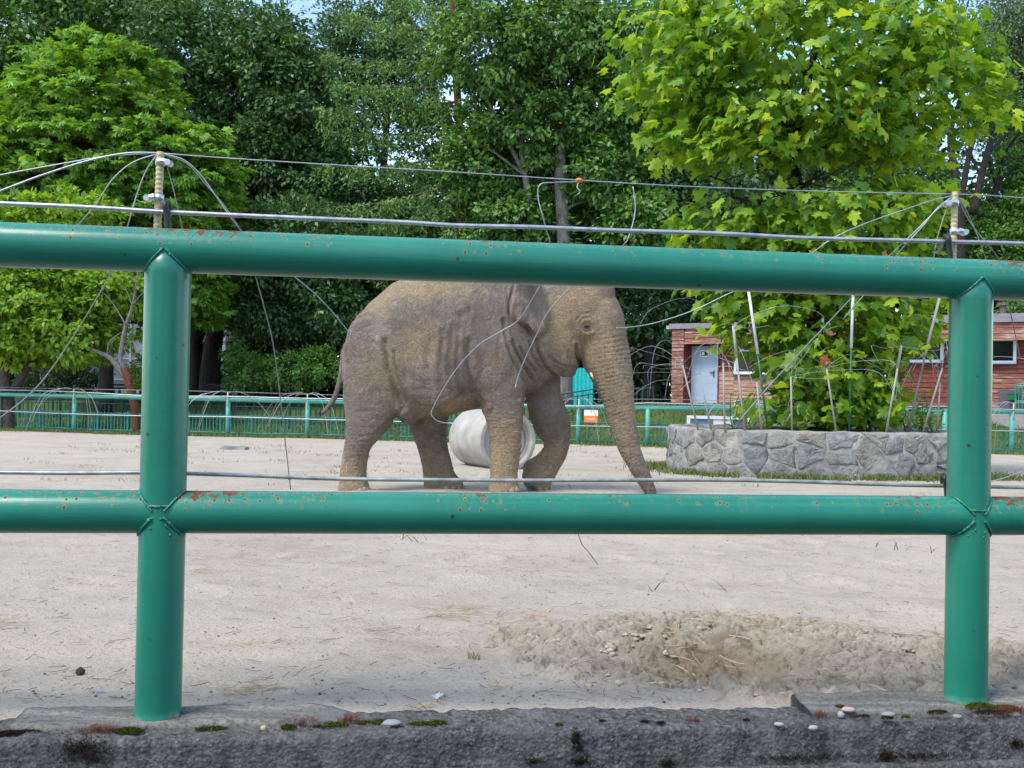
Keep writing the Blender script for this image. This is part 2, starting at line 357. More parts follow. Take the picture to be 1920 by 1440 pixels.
STONE = m_stone(); MORTAR = plain('mortar', (0.27, 0.255, 0.23), 0.95, var=0.35, scale=9, bump=0.9)
WIRE = plain('galvanised_wire', (0.42, 0.44, 0.47), 0.42, 0.55, 0.15, 30)
CABLE = plain('steel_cable', (0.46, 0.45, 0.47), 0.35, 0.65, 0.25, 40)
CABLE_D = plain('weathered_cable', (0.40, 0.39, 0.36), 0.4, 0.5, 0.35, 25)
WIRE_D = plain('thin_weathered_wire', (0.26, 0.27, 0.24), 0.5, 0.3, 0.2)
ROD = plain('fibreglass_rod', (0.55, 0.45, 0.26), 0.6, 0, 0.12, 60)
CLAMP = plain('clamp_metal', (0.62, 0.64, 0.68), 0.35, 0.8, 0.2, 80); BLACK = plain('black_plastic', (0.018, 0.019, 0.021), 0.45)
ORANGE = plain('orange_plastic', (0.75, 0.20, 0.04), 0.5); WHITE = plain('white_plastic', (0.62, 0.63, 0.62), 0.5)
CONC_PIPE = plain('cast_concrete', (0.36, 0.335, 0.295), 0.9, var=0.2, scale=4, bump=0.4)
WOOD_R = m_wood('red_stained_boards', (0.115, 0.026, 0.016), (0.21, 0.058, 0.036), 0.12)
WOOD_W = m_wood('worn_red_boards', (0.17, 0.052, 0.035), (0.30, 0.13, 0.09), 0.75)
WOOD_L = m_wood('bleached_boards', (0.27, 0.13, 0.08), (0.44, 0.25, 0.165), 0.5)
GLASS = m_glass(); FRAME = plain('white_window_frame', (0.74, 0.76, 0.80), 0.4, var=0.05)
METAL_G = plain('grey_flashing', (0.24, 0.22, 0.24), 0.5, 0.3, 0.2, 3); DOOR = plain('blue_grey_door', (0.34, 0.42, 0.50), 0.5, var=0.10, scale=2)
GRASS = m_grass(); LAWN = m_lawn()

# ------------------------------------------------------------------ near fence survey
FL = P(305, 958, 2.578); FR = P(1815, 968, 2.85)
FDIR = Vector((FR.x - FL.x, FR.y - FL.y, 0)); FLEN = FDIR.length; FDIR.normalize(); FNOR = Vector((-FDIR.y, FDIR.x, 0))   # away from the camera
FANG = math.atan2(FDIR.y, FDIR.x)
Z_LOW, Z_TOP, Z_BASE, Z_KERB = 0.988, 1.653, 0.477, 0.454
def fence_pt(u, back=0.0, z=0.0): q = FL + FDIR * u + FNOR * back; return Vector((q.x, q.y, z))
# far fence line
FF = [(-20.0, 32.3), (-13.2, 30.6), (-6.2, 29.3), (2.0, 28.0), (13.0, 26.4), (22.0, 25.2)]
def far_y(x): return np.interp(x, [a for a, b in FF], [b for a, b in FF])

# ------------------------------------------------------------------ ground with the dug pit
def gaxis(segs):
    out = []
    for a, b, n in segs: out += list(np.linspace(a, b, n, endpoint=False))
    return np.array(out + [segs[-1][1]])
pit_c = G(1335, 1232)
clods = []
rr = np.random.default_rng(5)
for i in range(2600):
    a = rr.random() * 2 * math.pi; q = math.sqrt(rr.random())
    clods.append((1.02 + math.cos(a) * q * 1.12, 3.42 + math.sin(a) * q * 0.74, rr.random() ** 3.5 * 0.034 + 0.007, rr.random()))
_fr = np.random.default_rng(44); FOOT = [(_fr.uniform(-.55, .5) * yy, yy, _fr.uniform(.13, .19), _fr.uniform(.006, .014)) for yy in _fr.uniform(3.6, 11.0, 60)]
def ground_h(X, Y, detail=True):
    z = GA - GB * Y
    k = sstep(2.6, 3.4, Y)
    z = z + k * (0.030 * fbm(X * 0.35 + 3, Y * 0.35, 0, 3, 2) + 0.020 * fbm(X * 1.3, Y * 2.2, 0, 3, 9))
    if detail: z = z + 0.008 * fbm(X * 6, Y * 9, 0, 4, 21) * sstep(12, 5, Y)
    e = ((X - 1.08 - 0.18 * (3.45 - Y)) / 1.12) ** 2 + ((Y - 3.42) / 0.72) ** 2 + 0.55 * fbm(X * 1.9, Y * 2.2, 0, 3, 4)
    bk = Y - (FL.y + (X - FL.x) * math.tan(FANG)); m = sstep(1.08, 0.72, e) * sstep(0.05, 0.15, bk)
    dd = np.hypot((X - pit_c.x) / 0.31, (Y - pit_c.y) / 0.28)
    z = z - 0.125 * np.exp(-dd ** 2 * 1.1) * m + m * (0.012 * fbm(X * 3.5, Y * 4.5, 0, 4, 33) + 0.002)
    rim = np.exp(-((dd - 1.6) / 0.5) ** 2) * m; z = z + rim * 0.010
    z = z + m * (0.010 * fbm(X * 14, Y * 16, 0, 4, 57) - 0.018 * np.clip(1 - np.abs(fbm(X * 12, Y * 14, 0, 3, 55)) * 10, 0, 1))
    if detail:
        for fx_, fy_, fr_, fd_ in FOOT:
            sel = (np.abs(X - fx_) < fr_ * 1.8) & (np.abs(Y - fy_) < fr_ * 1.8)
            if sel.any():
                q_ = np.hypot(X[sel] - fx_, Y[sel] - fy_) / fr_ + 0.15 * fbm(X[sel] * 9, Y[sel] * 9, 0, 2, 31); z[sel] += -fd_ * sstep(1.05, .8, q_) + fd_ * .6 * np.exp(-((q_ - 1.15) / .16) ** 2)
    m2 = np.exp(-(((X + 1.0) / 1.3) ** 2 + ((Y - 13.2) / 0.7) ** 2))
    z = z + m2 * 0.035 * np.abs(fbm(X * 6, Y * 6, 0, 3, 71)) * 2
    z = np.where(bk < 0.10, np.minimum(z, Z_KERB - 0.004 - 0.06 * sstep(0.06, -0.02, bk)), z)
    return z, m
xs = gaxis([(-60, -8, 40), (-8, -2.6, 60), (-2.6, -0.1, 120), (-0.1, 2.05, 360), (2.05, 3.4, 50), (3.4, 9, 60), (9, 60, 40)])
ys = gaxis([(2.2, 2.7, 50), (2.7, 4.2, 250), (4.2, 7, 105), (7, 16, 120), (16, 34, 60)])
GX, GY = np.meshgrid(xs, ys); GZ, GM = ground_h(GX, GY)
CZ = np.zeros_like(GZ); DK = np.zeros_like(GZ)
for cx, cy, r, t in clods:
    i0, i1 = np.searchsorted(xs, [cx - r * 1.6, cx + r * 1.6]); j0, j1 = np.searchsorted(ys, [cy - r * 1.6, cy + r * 1.6])
    if i1 <= i0 or j1 <= j0: continue
    sx, sy = GX[j0:j1, i0:i1], GY[j0:j1, i0:i1]
    q = np.hypot(sx - cx, (sy - cy) * (0.7 + 0.7 * t)) / r * (1 + 0.9 * fbm(sx * 45, sy * 45, t * 9, 3))
    h = np.clip(1 - q * q, 0, 1) ** 0.55 * r * (0.42 + 0.60 * t) * (1 + 0.5 * fbm(sx * 70, sy * 70, t * 5, 2, 3))
    CZ[j0:j1, i0:i1] = np.maximum(CZ[j0:j1, i0:i1], h)
GZ = GZ + CZ * sstep(0.05, 0.6, GM) * 1.0
keep = GY - (FL.y + (GX - FL.x) * math.tan(FANG)) > -0.09          # the sheet starts behind the kerb
nx, ny = len(xs), len(ys)
idx = np.arange(nx * ny).reshape(ny, nx)
fq = np.stack([idx[:-1, :-1], idx[:-1, 1:], idx[1:, 1:], idx[1:, :-1]], -1)
kf = (keep[:-1, :-1] & keep[1:, 1:] & keep[:-1, 1:] & keep[1:, :-1])
fq = fq[kf]
used = np.unique(fq); remap = -np.ones(nx * ny, int); remap[used] = np.arange(len(used))
gv = np.stack([GX.ravel(), GY.ravel(), GZ.ravel()], -1)[used]
gme = mesh_np('ground', gv, remap[fq])
a = gme.attributes.new('dug_tone', 'FLOAT', 'POINT')
a.data.foreach_set('value', (np.clip(GM.ravel()[used] * (0.62 + 0.5 * fbm(gv[:, 0] * 3, gv[:, 1] * 3, 0, 3, 8)), 0, 1)).astype(np.float32))  # browner soil tone over the dug patch
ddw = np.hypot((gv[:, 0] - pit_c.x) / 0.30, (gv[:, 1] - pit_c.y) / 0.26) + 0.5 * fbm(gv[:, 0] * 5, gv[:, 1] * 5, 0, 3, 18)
a = gme.attributes.new('pit_shade', 'FLOAT', 'POINT')
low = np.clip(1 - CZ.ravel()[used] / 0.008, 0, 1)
a.data.foreach_set('value', np.clip(np.exp(-(ddw * .82) ** 2) * 0.9 + GM.ravel()[used] * low * 0.65 * sstep(-.1, .4, fbm(gv[:, 0] * 4, gv[:, 1] * 4, 0, 2, 28)), 0, 1).astype(np.float32))  # darker brown for hollow and clod gaps, shade put into the colour
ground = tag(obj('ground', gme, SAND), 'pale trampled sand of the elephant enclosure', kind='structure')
def gz(x, y): return float(ground_h(np.array([x]), np.array([y]))[0][0])

# lawn rising behind the far fence
lx = np.linspace(-90, 90, 121); lq = np.concatenate([np.linspace(-0.25, 12, 40), np.linspace(13, 120, 30)])
LX, LQ = np.meshgrid(lx, lq); LY = far_y(LX) + LQ
def lawn_z(X, Q):
    Y = far_y(X) + Q; a = sstep(0.4, 4.2, Q) * 1.17; b = sstep(0.8, 12, Q) * 1.15; w = sstep(-2, 5, X)
    return GA - GB * np.minimum(Y, 34) + 0.012 + a * w + b * (1 - w) + 0.03 * fbm(X * 0.6, Y * 0.6, 0, 3, 3)
LZ = lawn_z(LX, LQ); ii = np.arange(LX.size).reshape(LX.shape)
lf = np.stack([ii[:-1, :-1], ii[:-1, 1:], ii[1:, 1:], ii[1:, :-1]], -1).reshape(-1, 4)
tag(obj('lawn', mesh_np('lawn', np.stack([LX.ravel(), LY.ravel(), LZ.ravel()], -1), lf), LAWN), 'grassy bank beyond the far fence', kind='structure')
# paving on the visitors' side of the kerb
pv = MB().box((0, -22.6, -0.35), (120, 50, 0.1)); tag(obj('path', pv.mesh('path'), plain('asphalt', (0.055, 0.055, 0.056), 0.9, bump=0.5)), 'asphalt visitor path in front of the kerb', kind='structure')

# ------------------------------------------------------------------ kerb and footing slabs
def strip_block(name, u0, u1, prof, mat, nu=300, amp=0.004, seed=0, s1=18, s2=60, end_taper=0.0):
    """a beam along the fence line: prof = closed list of (back, z); surface roughened"""
    # subdivide profile
    pp = []
    for i in range(len(prof)):
        a, b = prof[i], prof[(i + 1) % len(prof)]; L_ = math.hypot(b[0] - a[0], b[1] - a[1]); k = max(1, int(L_ / 0.008))
        for j in range(k): pp.append((a[0] + (b[0] - a[0]) * j / k, a[1] + (b[1] - a[1]) * j / k))
    n = len(pp); us = np.linspace(u0, u1, nu); V = np.zeros((nu, n, 3))
    cb = np.mean([q[0] for q in pp]); cz = np.mean([q[1] for q in pp])
    for k, (bk, z) in enumerate(pp):
        d = np.array([bk - cb, z - cz]); d = d / (np.linalg.norm(d) + 1e-9)
        nn = fbm(us * s1, bk * s1, z * s1, 3, seed) * amp * 1.6 + fbm(us * s2, bk * s2, z * s2, 3, seed + 5) * amp
        big = fbm(us * 4, bk * 4, z * 4, 2, seed + 9) * amp * 1.6
        off = nn + big
        V[:, k, 0] = us; V[:, k, 1] = bk + d[0] * off; V[:, k, 2] = z + d[1] * off
    if end_taper:
        e = sstep(u1, u1 - end_taper, us)[:, None]; V[:, :, 2] = V[:, :, 2] - (1 - e) * 0.03
    W = np.array(FL)[None, None] * np.array([1, 1, 0]) + V[:, :, :1] * np.array(FDIR) + V[:, :, 1:2] * np.array(FNOR) + V[:, :, 2:] * np.array([0, 0, 1])
    id_ = np.arange(nu * n).reshape(nu, n)
    f = np.stack([id_[:-1], np.roll(id_[:-1], -1, 1), np.roll(id_[1:], -1, 1), id_[1:]], -1).reshape(-1, 4)
    faces = f.tolist() + [id_[0].tolist(), id_[-1][::-1].tolist()]
    return obj(name, mesh_np(name, W.reshape(-1, 3), faces), mat)
kerb = strip_block('kerb', -1.6, 4.0, [(-0.125, Z_KERB - 0.10), (-0.122, Z_KERB - 0.012), (-0.112, Z_KERB), (0.03, Z_KERB + 0.003), (0.03, Z_KERB - 0.25), (-0.125, Z_KERB - 0.25)], CONC, 620, 0.0052, 3)
tag(kerb, 'dark weathered concrete kerb along the bottom of the picture', 'kerb')
lower = strip_block('kerb_base', -1.6, 4.0, [(-0.150, -0.35), (-0.150, Z_KERB - 0.112), (-0.142, Z_KERB - 0.104), (0.03, Z_KERB - 0.104), (0.03, -0.35)], CONC, 300, 0.003, 13)
tag(lower, 'lower concrete course sticking out under the dark kerb', 'kerb')
s1_ = strip_block('footing_slab', -0.335, 0.53, [(-0.074, Z_KERB - 0.02), (-0.070, Z_BASE - 0.006), (-0.060, Z_BASE), (0.055, Z_BASE + 0.004), (0.06, Z_BASE - 0.006), (0.06, Z_KERB - 0.10)], SLAB, 120, 0.0022, 23, end_taper=0.16)
tag(s1_, 'pale streaked concrete slab under the left green post', 'slab')
s2_ = strip_block('footing_slab', 1.70, 3.4, [(-0.082, Z_KERB - 0.02), (-0.076, Z_BASE - 0.008), (-0.062, Z_BASE - 0.004), (0.052, Z_BASE + 0.006), (0.06, Z_BASE - 0.004), (0.06, Z_KERB - 0.10)], SLAB, 200, 0.0030, 29)
tag(s2_, 'grey concrete slab with a dark broken end under the right green post', 'slab')

# ------------------------------------------------------------------ near pipe fence
fence = thing('pipe_fence', 'rusty green steel pipe fence in the foreground with two posts and two rails', 'fence', (FL.x, FL.y, 0), FANG)
RP, RR_ = 0.0570, 0.0562
def cyl_mesh(r, l, n=48, seg=1, axis='X'):
    v, f = [], []
    for i in range(seg + 1):
        for k in range(n):
            q = 2 * math.pi * k / n; t = -l / 2 + l * i / seg
            v.append((t, r * math.cos(q), r * math.sin(q)) if axis == 'X' else (r * math.cos(q), r * math.sin(q), t))
    for i in range(seg):
        for k in range(n): f.append([i * n + k, i * n + (k + 1) % n, (i + 1) * n + (k + 1) % n, (i + 1) * n + k])
    f += [list(range(n)), [seg * n + k for k in range(n)]]
    return mesh_np('pipe', v, f)
tr = obj('top_rail', cyl_mesh(RR_, 7.0, 64, 40), PAINT, fence, (1.5, 0, Z_TOP))
lr = obj('lower_rail', cyl_mesh(RR_ * 0.965, 7.0, 64, 40), PAINT, fence, (1.5, 0, Z_LOW))
pm = cyl_mesh(RP, Z_TOP - 0.44, 64, 20, 'Z'); pm.materials.append(PAINT)
for u in (-FLEN, 0.0, FLEN, 2 * FLEN):
    if u in (0.0, FLEN): obj('post', pm, None, fence, (u, 0, (Z_TOP + 0.44) / 2))
def weld(path, r, seed):
    pts = []; rad = []; rs = random.Random(seed)
    path = smoothpath(path, 6)
    for p in path: pts.append(Vector(p) + Vector((rs.uniform(-1, 1), 0, rs.uniform(-1, 1))) * r * 0.25); rad.append(r * rs.uniform(0.8, 1.2))
    return MB().tube(pts, rad, 8).mesh('weld', True)
for u in (0.0, FLEN):
    for sx in (-1, 1):
        pts = [(u + sx * q, -math.sqrt(max(RP ** 2 - q * q, 0)) - 0.0005, Z_TOP - q) for q in np.linspace(0.0, 0.0560, 9)]
        obj('weld_seam', weld(pts, 0.0032, int(u * 10) + sx), PAINT, fence)
        for sz in (-1, 1):
            pts = [(u + sx * (q * 0.86 + 0.008), -math.sqrt(max(RP ** 2 - q * q, 0)) - 0.0005, Z_LOW + sz * q) for q in np.linspace(0.008, 0.0555, 8)]
            obj('weld_seam', weld(pts, 0.0028 if sz > 0 else 0.0040, int(u * 17) + sx * 3 + sz), PAINT, fence)
    pts = [(u + RP * 1.005 * math.sin(q), -RP * 1.005 * math.cos(q), Z_LOW + 0.020) for q in np.linspace(-0.55, 0.55, 7)]
    obj('weld_seam', weld(pts, 0.0032, int(u * 3) + 40), PAINT, fence)
    for k in range(8):       # weld spatter
        rs = random.Random(int(u * 100) + k); q = rs.uniform(-0.6, 0.6)
        if u > 0 and k > 6: break
        obj('weld_spatter', lump(rs.uniform(0.002, 0.0045), k), PAINT, fence, (u + RP * math.sin(q), -RP * math.cos(q), Z_LOW + rs.uniform(-0.055, 0.0)))

# loose clods lying over the dug patch
g = np.random.default_rng(17); OFFS = []; cv, cf, off_ = [], [], 0
bmc = bmesh.new(); bmesh.ops.create_icosphere(bmc, subdivisions=1, radius=1); icv = np.array([v.co[:] for v in bmc.verts]); icf = np.array([[w.index for w in f.verts] for f in bmc.faces]); bmc.free()
NK = 3200; aa = g.random(NK) * 6.283; qq = np.sqrt(g.random(NK)); kx = 1.05 + np.cos(aa) * qq * 1.15; ky = 3.42 + np.sin(aa) * qq * 0.72
kz, km = ground_h(kx, ky); okc = (km > 0.15 + 0.25 * g.random(NK)) & (fbm(kx * 3.0, ky * 3.0, 0, 2, 66) > -0.05 + 0.1 * g.normal(0, 1, NK))
for x, y, zq in zip(kx[okc], ky[okc], kz[okc]):
    r = 0.003 + 0.013 * g.random() ** 3; d_ = 1 + 0.30 * g.normal(0, 1, (len(icv), 1))
    v_ = icv * d_ * r * np.array([1 + .7 * g.random(), 1 + .5 * g.random(), .45 + .3 * g.random()]); th = g.random() * 6.283; c_, s_ = math.cos(th), math.sin(th)
    v_ = np.stack([v_[:, 0] * c_ - v_[:, 1] * s_, v_[:, 0] * s_ + v_[:, 1] * c_, v_[:, 2]], -1) + np.array([x, y, zq + r * .15 + .002])
    cv.append(v_); cf.append(icf + off_); off_ += len(v_)
clod_me = mesh_np('clods', np.concatenate(cv), np.concatenate(cf), False)
tag(obj('clods', clod_me, plain('dry_clod', (0.37, 0.315, 0.235), 0.95, var=0.3, scale=20, bump=0.8)), 'loose dry earth clods over the dug patch', kind='stuff')

# ------------------------------------------------------------------ elephant
YE = 10.4; SE = YE / FPX
def eY(dy): return YE + dy
ev, ef = [], []
def e_add(v, f):
    n = len(ev); ev.extend(v); ef.extend([[i + n for i in q] for q in f])
def e_loft(secs, n=28, power=2.0, fixed=False):
    """secs: (px, py, half size in px in the picture plane, half depth m, offset in depth m)"""
    C = [P(s[0], s[1], eY(s[4])) for s in secs]; v, f = [], []; m = len(secs)
    for i, s in enumerate(secs):
        t = (C[min(i + 1, m - 1)] - C[max(i - 1, 0)]); t.y = 0; t.normalize(); t = Vector((1, 0, 0)) if fixed else t; nr = Vector((t.z, 0, -t.x)); a = s[2] * SE; b = s[3]
        for k in range(n):
            q = 2 * math.pi * k / n; cq, sq = math.cos(q), math.sin(q)
            cq = math.copysign(abs(cq) ** (2 / power), cq); sq = math.copysign(abs(sq) ** (2 / power), sq)
            v.append(C[i] + nr * a * cq + Vector((0, 1, 0)) * b * sq)
    for i in range(m - 1):
        for k in range(n): f.append([i * n + k, i * n + (k + 1) % n, (i + 1) * n + (k + 1) % n, (i + 1) * n + k])
    f += [list(range(n))[::-1], [(m - 1) * n + k for k in range(n)]]
    e_add(v, f)
def e_ell(px, py, rx, ry, rd, dy=0.0, tilt=0.0):
    c = P(px, py, eY(dy)); bm = bmesh.new(); bmesh.ops.create_icosphere(bm, subdivisions=3, radius=1)
    M_ = Matrix.Rotation(tilt, 3, 'Y')
    v = [c + M_ @ Vector((q.co.x * rx * SE, q.co.y * rd, q.co.z * ry * SE)) for q in bm.verts]
    f = [[w.index for w in q.verts] for q in bm.faces]; bm.verts.ensure_lookup_table(); bm.free(); e_add(v, f)
def tb(x, top, bot, hw, dy=0.0): return (x, (top + bot) / 2, (bot - top) / 2, hw, dy)
e_loft([tb(644, 655, 692, .10), tb(650, 630, 735, .24), tb(664, 604, 765, .34), tb(690, 570, 780, .42), tb(735, 531, 784, .475), tb(790, 508, 786, .51), tb(840, 501, 781, .53),
        tb(890, 501, 768, .52), tb(935, 508, 752, .47), tb(975, 520, 742, .41), tb(1010, 535, 728, .33), tb(1040, 555, 705, .24)], 36, 2.25, True)
# near hind leg (thigh to foot), far hind leg
def leg(rows, dy0, dy1, hws):
    m = len(rows); e_loft([((a + b) / 2, y, (b - a) / 2, h, dy0 + (dy1 - dy0) * i / (m - 1)) for i, ((y, a, b), h) in enumerate(zip(rows, hws))], 24, 2.3)
leg([(600, 668, 730), (650, 651, 742), (700, 645, 748), (750, 644, 750), (785, 646, 736), (815, 648, 709), (838, 646, 694), (868, 641, 688), (893, 637, 687), (912, 634, 691), (922, 633, 695), (929, 636, 692)],
    -0.22, -0.30, [.16, .21, .22, .205, .185, .16, .145, .135, .14, .155, .16, .15])
leg([(690, 735, 850), (740, 748, 850), (776, 760, 845), (812, 772, 838), (843, 784, 841), (872, 790, 848), (895, 792, 855), (908, 792, 864), (917, 793, 872), (922, 795, 872)],
    0.22, 0.28, [.20, .20, .19, .165, .145, .135, .14, .15, .155, .15])
# near front leg, far front leg (lifted, bent at the wrist)
leg([(590, 895, 985), (640, 880, 995), (690, 880, 992), (735, 890, 987), (766, 906, 985), (800, 915, 982), (830, 918, 979), (860, 919, 974), (888, 919, 970), (908, 917, 972), (921, 916, 976), (929, 919, 973)],
    -0.20, -0.25, [.17, .21, .22, .20, .175, .16, .15, .145, .145, .15, .155, .145])
e_loft([(1010, 650, 45, .19, .20), (1014, 700, 38, .19, .21), (1018, 740, 34, .175, .22), (1027, 775, 37, .165, .22), (1037, 803, 36, .155, .22), (1045, 826, 27, .145, .22),
        (1041, 848, 25, .13, .22), (1028, 867, 26, .125, .22), (1011, 885, 35, .14, .22), (1007, 899, 31, .15, .22), (1013, 913, 24, .145, .22), (1018, 923, 19, .13, .22)], 24, 2.2)
# neck, head, jaw
e_loft([(950, 630, 110, .40, 0), (985, 622, 102, .36, 0), (1020, 612, 92, .31, 0), (1055, 604, 82, .27, 0)], 32)
e_ell(1082, 575, 66, 66, .285); e_ell(1108, 552, 46, 50, .225); e_ell(1052, 632, 47, 62, .265); e_ell(1062, 590, 52, 52, .295); e_ell(1100, 607, 50, 46, .262)
e_ell(1050, 668, 38, 34, .22, 0, 0.25)
e_loft([(1030, 668, 26, .20, 0), (1046, 686, 21, .16, 0), (1064, 694, 15, .11, 0), (1080, 696, 10, .07, 0)], 20)
# face into trunk: width in depth follows the profile width
trunk = [(1110, 575, 50, .235, 0), (1120, 605, 52, .235, -.01), (1130, 640, 47, .215, -.02), (1138, 672, 45, .20, -.03), (1147, 703, 40, .185, -.04), (1156, 734, 33, .165, -.05), (1163, 769, 28, .145, -.06),
         (1171, 812, 23.5, .122, -.07), (1179, 840, 20.5, .107, -.08), (1196, 875, 17.5, .09, -.09), (1213, 908, 13.5, .072, -.09), (1221, 924, 11, .06, -.09), (1224, 931, 9, .05, -.09)]
e_loft(trunk, 28)
# lower-lip skin behind the trunk base and the throat pouch
e_loft([(1000, 690, 30, .22, 0), (1008, 706, 22, .18, 0), (1012, 718, 12, .12, 0)], 20)
# sheath under the belly, flank fold
e_ell(768, 783, 20, 14, .12)
e_ell(752, 745, 24, 48, .16, -0.22, -0.35)
# shoulder and hip bulges on both sides
for sgn in (-1, 1):
    e_ell(925, 655, 48, 90, .16, sgn * .33); e_ell(690, 655, 44, 72, .13, sgn * .31); e_ell(812, 690, 62, 70, .12, sgn * .40)
# tail
tailp = [(648, 655, 9, .05, 0), (643, 690, 7, .042, 0), (638, 715, 6, .034, -.02), (630, 740, 5.6, .030, -.04), (620, 758, 5.2, .028, -.05), (610, 770, 5.0, .024, -.06), (603, 776, 4, .018, -.06)]
e_loft(tailp, 14)
# ears: folded flap hanging behind the cheek
def ear(sgn):
    ring = [(972, 522), (964, 545), (960, 568), (960, 584), (972, 602), (990, 608), (1000, 622), (1008, 630), (1019, 618), (1025, 590), (1022, 555), (1012, 525), (992, 512)]
    v = []; n = len(ring)
    for side in (0, 1):
        for (x, y) in ring:
            out = 0.372 + 0.165 * max(0.0, (1022 - x) / 62) ** 0.8 + 0.012 * math.sin(y * 0.16 + x * 0.09)
            v.append(P(x, y, eY(sgn * (out - 0.048 * side))))
    c0 = P(993, 565, eY(sgn * 0.470)); c1 = P(993, 565, eY(sgn * 0.41)); v += [c0, c1]
    f = [[2 * n, (i + 1) % n, i] for i in range(n)] + [[2 * n + 1, n + i, n + (i + 1) % n] for i in range(n)] + [[i, (i + 1) % n, n + (i + 1) % n, n + i] for i in range(n)]
    if sgn > 0: f = [q[::-1] for q in f]
    e_add(v, f)
ear(-1); ear(1)
# bony ridge round the near eye and its lids
def ring3(px, py, dy, rx, ry, r):
    pts = [P(px + rx * math.cos(a), py + ry * math.sin(a), eY(dy)) for a in np.linspace(0, 2 * math.pi, 17)]
    v, f = tube_vf(pts, r, 8); e_add(v, f)

src = bpy.data.meshes.new('hide_source'); src.from_pydata([tuple(q) for q in ev], [], ef); src.update()
bmx = bmesh.new(); bmx.from_mesh(src); bmesh.ops.recalc_face_normals(bmx, faces=bmx.faces); bmx.to_mesh(src); bmx.free()
tmp = bpy.data.objects.new('hide_source', src); COL.objects.link(tmp)
rm = tmp.modifiers.new('remesh', 'REMESH'); rm.mode = 'VOXEL'; rm.voxel_size = 0.0125; rm.use_smooth_shade = True
dg = bpy.context.evaluated_depsgraph_get(); body_me = bpy.data.meshes.new_from_object(tmp.evaluated_get(dg)); body_me.name = 'elephant_body'
bpy.data.objects.remove(tmp); bpy.data.meshes.remove(src)
n = len(body_me.vertices); co = np.zeros(n * 3, np.float32); body_me.vertices.foreach_get('co', co); co = co.reshape(-1, 3).astype(float)
ed = np.zeros(len(body_me.edges) * 2, np.int32); body_me.edges.foreach_get('vertices', ed); ed = ed.reshape(-1, 2)
def smooth_np(c, it, lam=0.5, w=None):
    deg = np.bincount(ed.ravel(), minlength=n)[:, None]
    for _ in range(it):
        acc = np.stack([np.bincount(ed[:, 0], c[ed[:, 1], k], n) + np.bincount(ed[:, 1], c[ed[:, 0], k], n) for k in range(3)], -1)
        d = (acc / np.maximum(deg, 1) - c) * lam
        c = c + (d if w is None else d * w)
    return c
px = proj(co)
# smooth more on the trunk of the body, less on thin ends
wsm = np.ones((n, 1)); thin = (px[:, 0] < 645) | ((px[:, 0] > 955) & (px[:, 0] < 1030) & (px[:, 1] < 632) & (np.abs(co[:, 1] - YE) > .3)) | (px[:, 1] > 905)
wsm[thin] = 0.12
co = smooth_np(co, 14, 0.5, wsm)
body_me.vertices.foreach_set('co', co.astype(np.float32).ravel()); body_me.update()
nrm = np.zeros(n * 3, np.float32); body_me.vertices.foreach_get('normal', nrm); nrm = nrm.reshape(-1, 3).astype(float)
px = proj(co); near = sstep(0.10, -0.35, nrm[:, 1])
def dline(pts):
    pts = np.array(pts, float); best = np.full(n, 1e9)
    for a, b in zip(pts[:-1], pts[1:]):
        d = b - a; t = np.clip(((px - a) @ d) / (d @ d), 0, 1); best = np.minimum(best, np.hypot(*(px - a - t[:, None] * d).T))
    return best
disp = np.zeros(n)
nearside = (co[:, 1] < YE + 0.02) & (nrm[:, 1] < 0.3)
def crease(pts, w, depth, ridge=0.35):
    d = dline(pts); g = -np.exp(-(d / w) ** 2) + ridge * np.exp(-((d - 2.2 * w) / (1.1 * w)) ** 2)
    disp[nearside] += (g * depth)[nearside]
# folds read off the animal
crease([(1006, 637), (1010, 662), (1024, 688), (1040, 704)], 2.6, .030)                 # back of the jaw
crease([(1030, 668), (1046, 682), (1064, 688), (1080, 686)], 2.0, .016)
crease([(1082, 648), (1082, 665), (1087, 680), (1092, 694)], 3.0, .040)                 # mouth corner
crease([(1066, 655), (1064, 668), (1070, 680)], 1.6, .010)
crease([(960, 640), (968, 660), (985, 690), (998, 712)], 2.8, .026); crease([(975, 650), (985, 672), (1003, 696)], 2.2, .018); crease([(992, 640), (1000, 668), (1014, 690)], 2.0, .018)
crease([(944, 600), (950, 640), (962, 676), (984, 716)], 3.0, .020)
crease([(878, 640), (878, 690), (888, 735), (905, 758)], 6.0, .026)                     # behind the elbow
crease([(868, 590), (860, 640), (858, 700), (866, 740)], 5.5, .012); crease([(850, 610), (842, 670), (848, 735)], 5.0, .008); crease([(880, 580), (872, 630)], 4.0, .008); crease([(832, 640), (822, 690), (826, 745)], 5.0, .006)
crease([(722, 640), (728, 690), (742, 730), (756, 765)], 5.0, .030); crease([(738, 660), (748, 710), (764, 750)], 3.4, .014)   # thigh in front
crease([(700, 640), (716, 655), (730, 672)], 2.5, .012); crease([(752, 770), (735, 786), (705, 815)], 3.5, .012)
crease([(985, 720), (984, 770), (978, 830)], 3.0, .010); crease([(690, 590), (660, 600), (645, 640)], 4, .008)
crease([(806, 640), (800, 700), (806, 750)], 6, .008, .5); crease([(830, 620), (826, 680), (834, 740)], 4, .008, .5)
earout = [(966, 530), (957, 560), (955, 586), (970, 606), (988, 613), (1000, 630), (1009, 637), (1024, 622), (1031, 590), (1027, 552), (1020, 530)]
crease(earout, 2.6, .018, .1)
crease([(1000, 545), (1004, 575), (1012, 600)], 6, .014, .2); crease([(980, 590), (985, 575)], 3, .008)
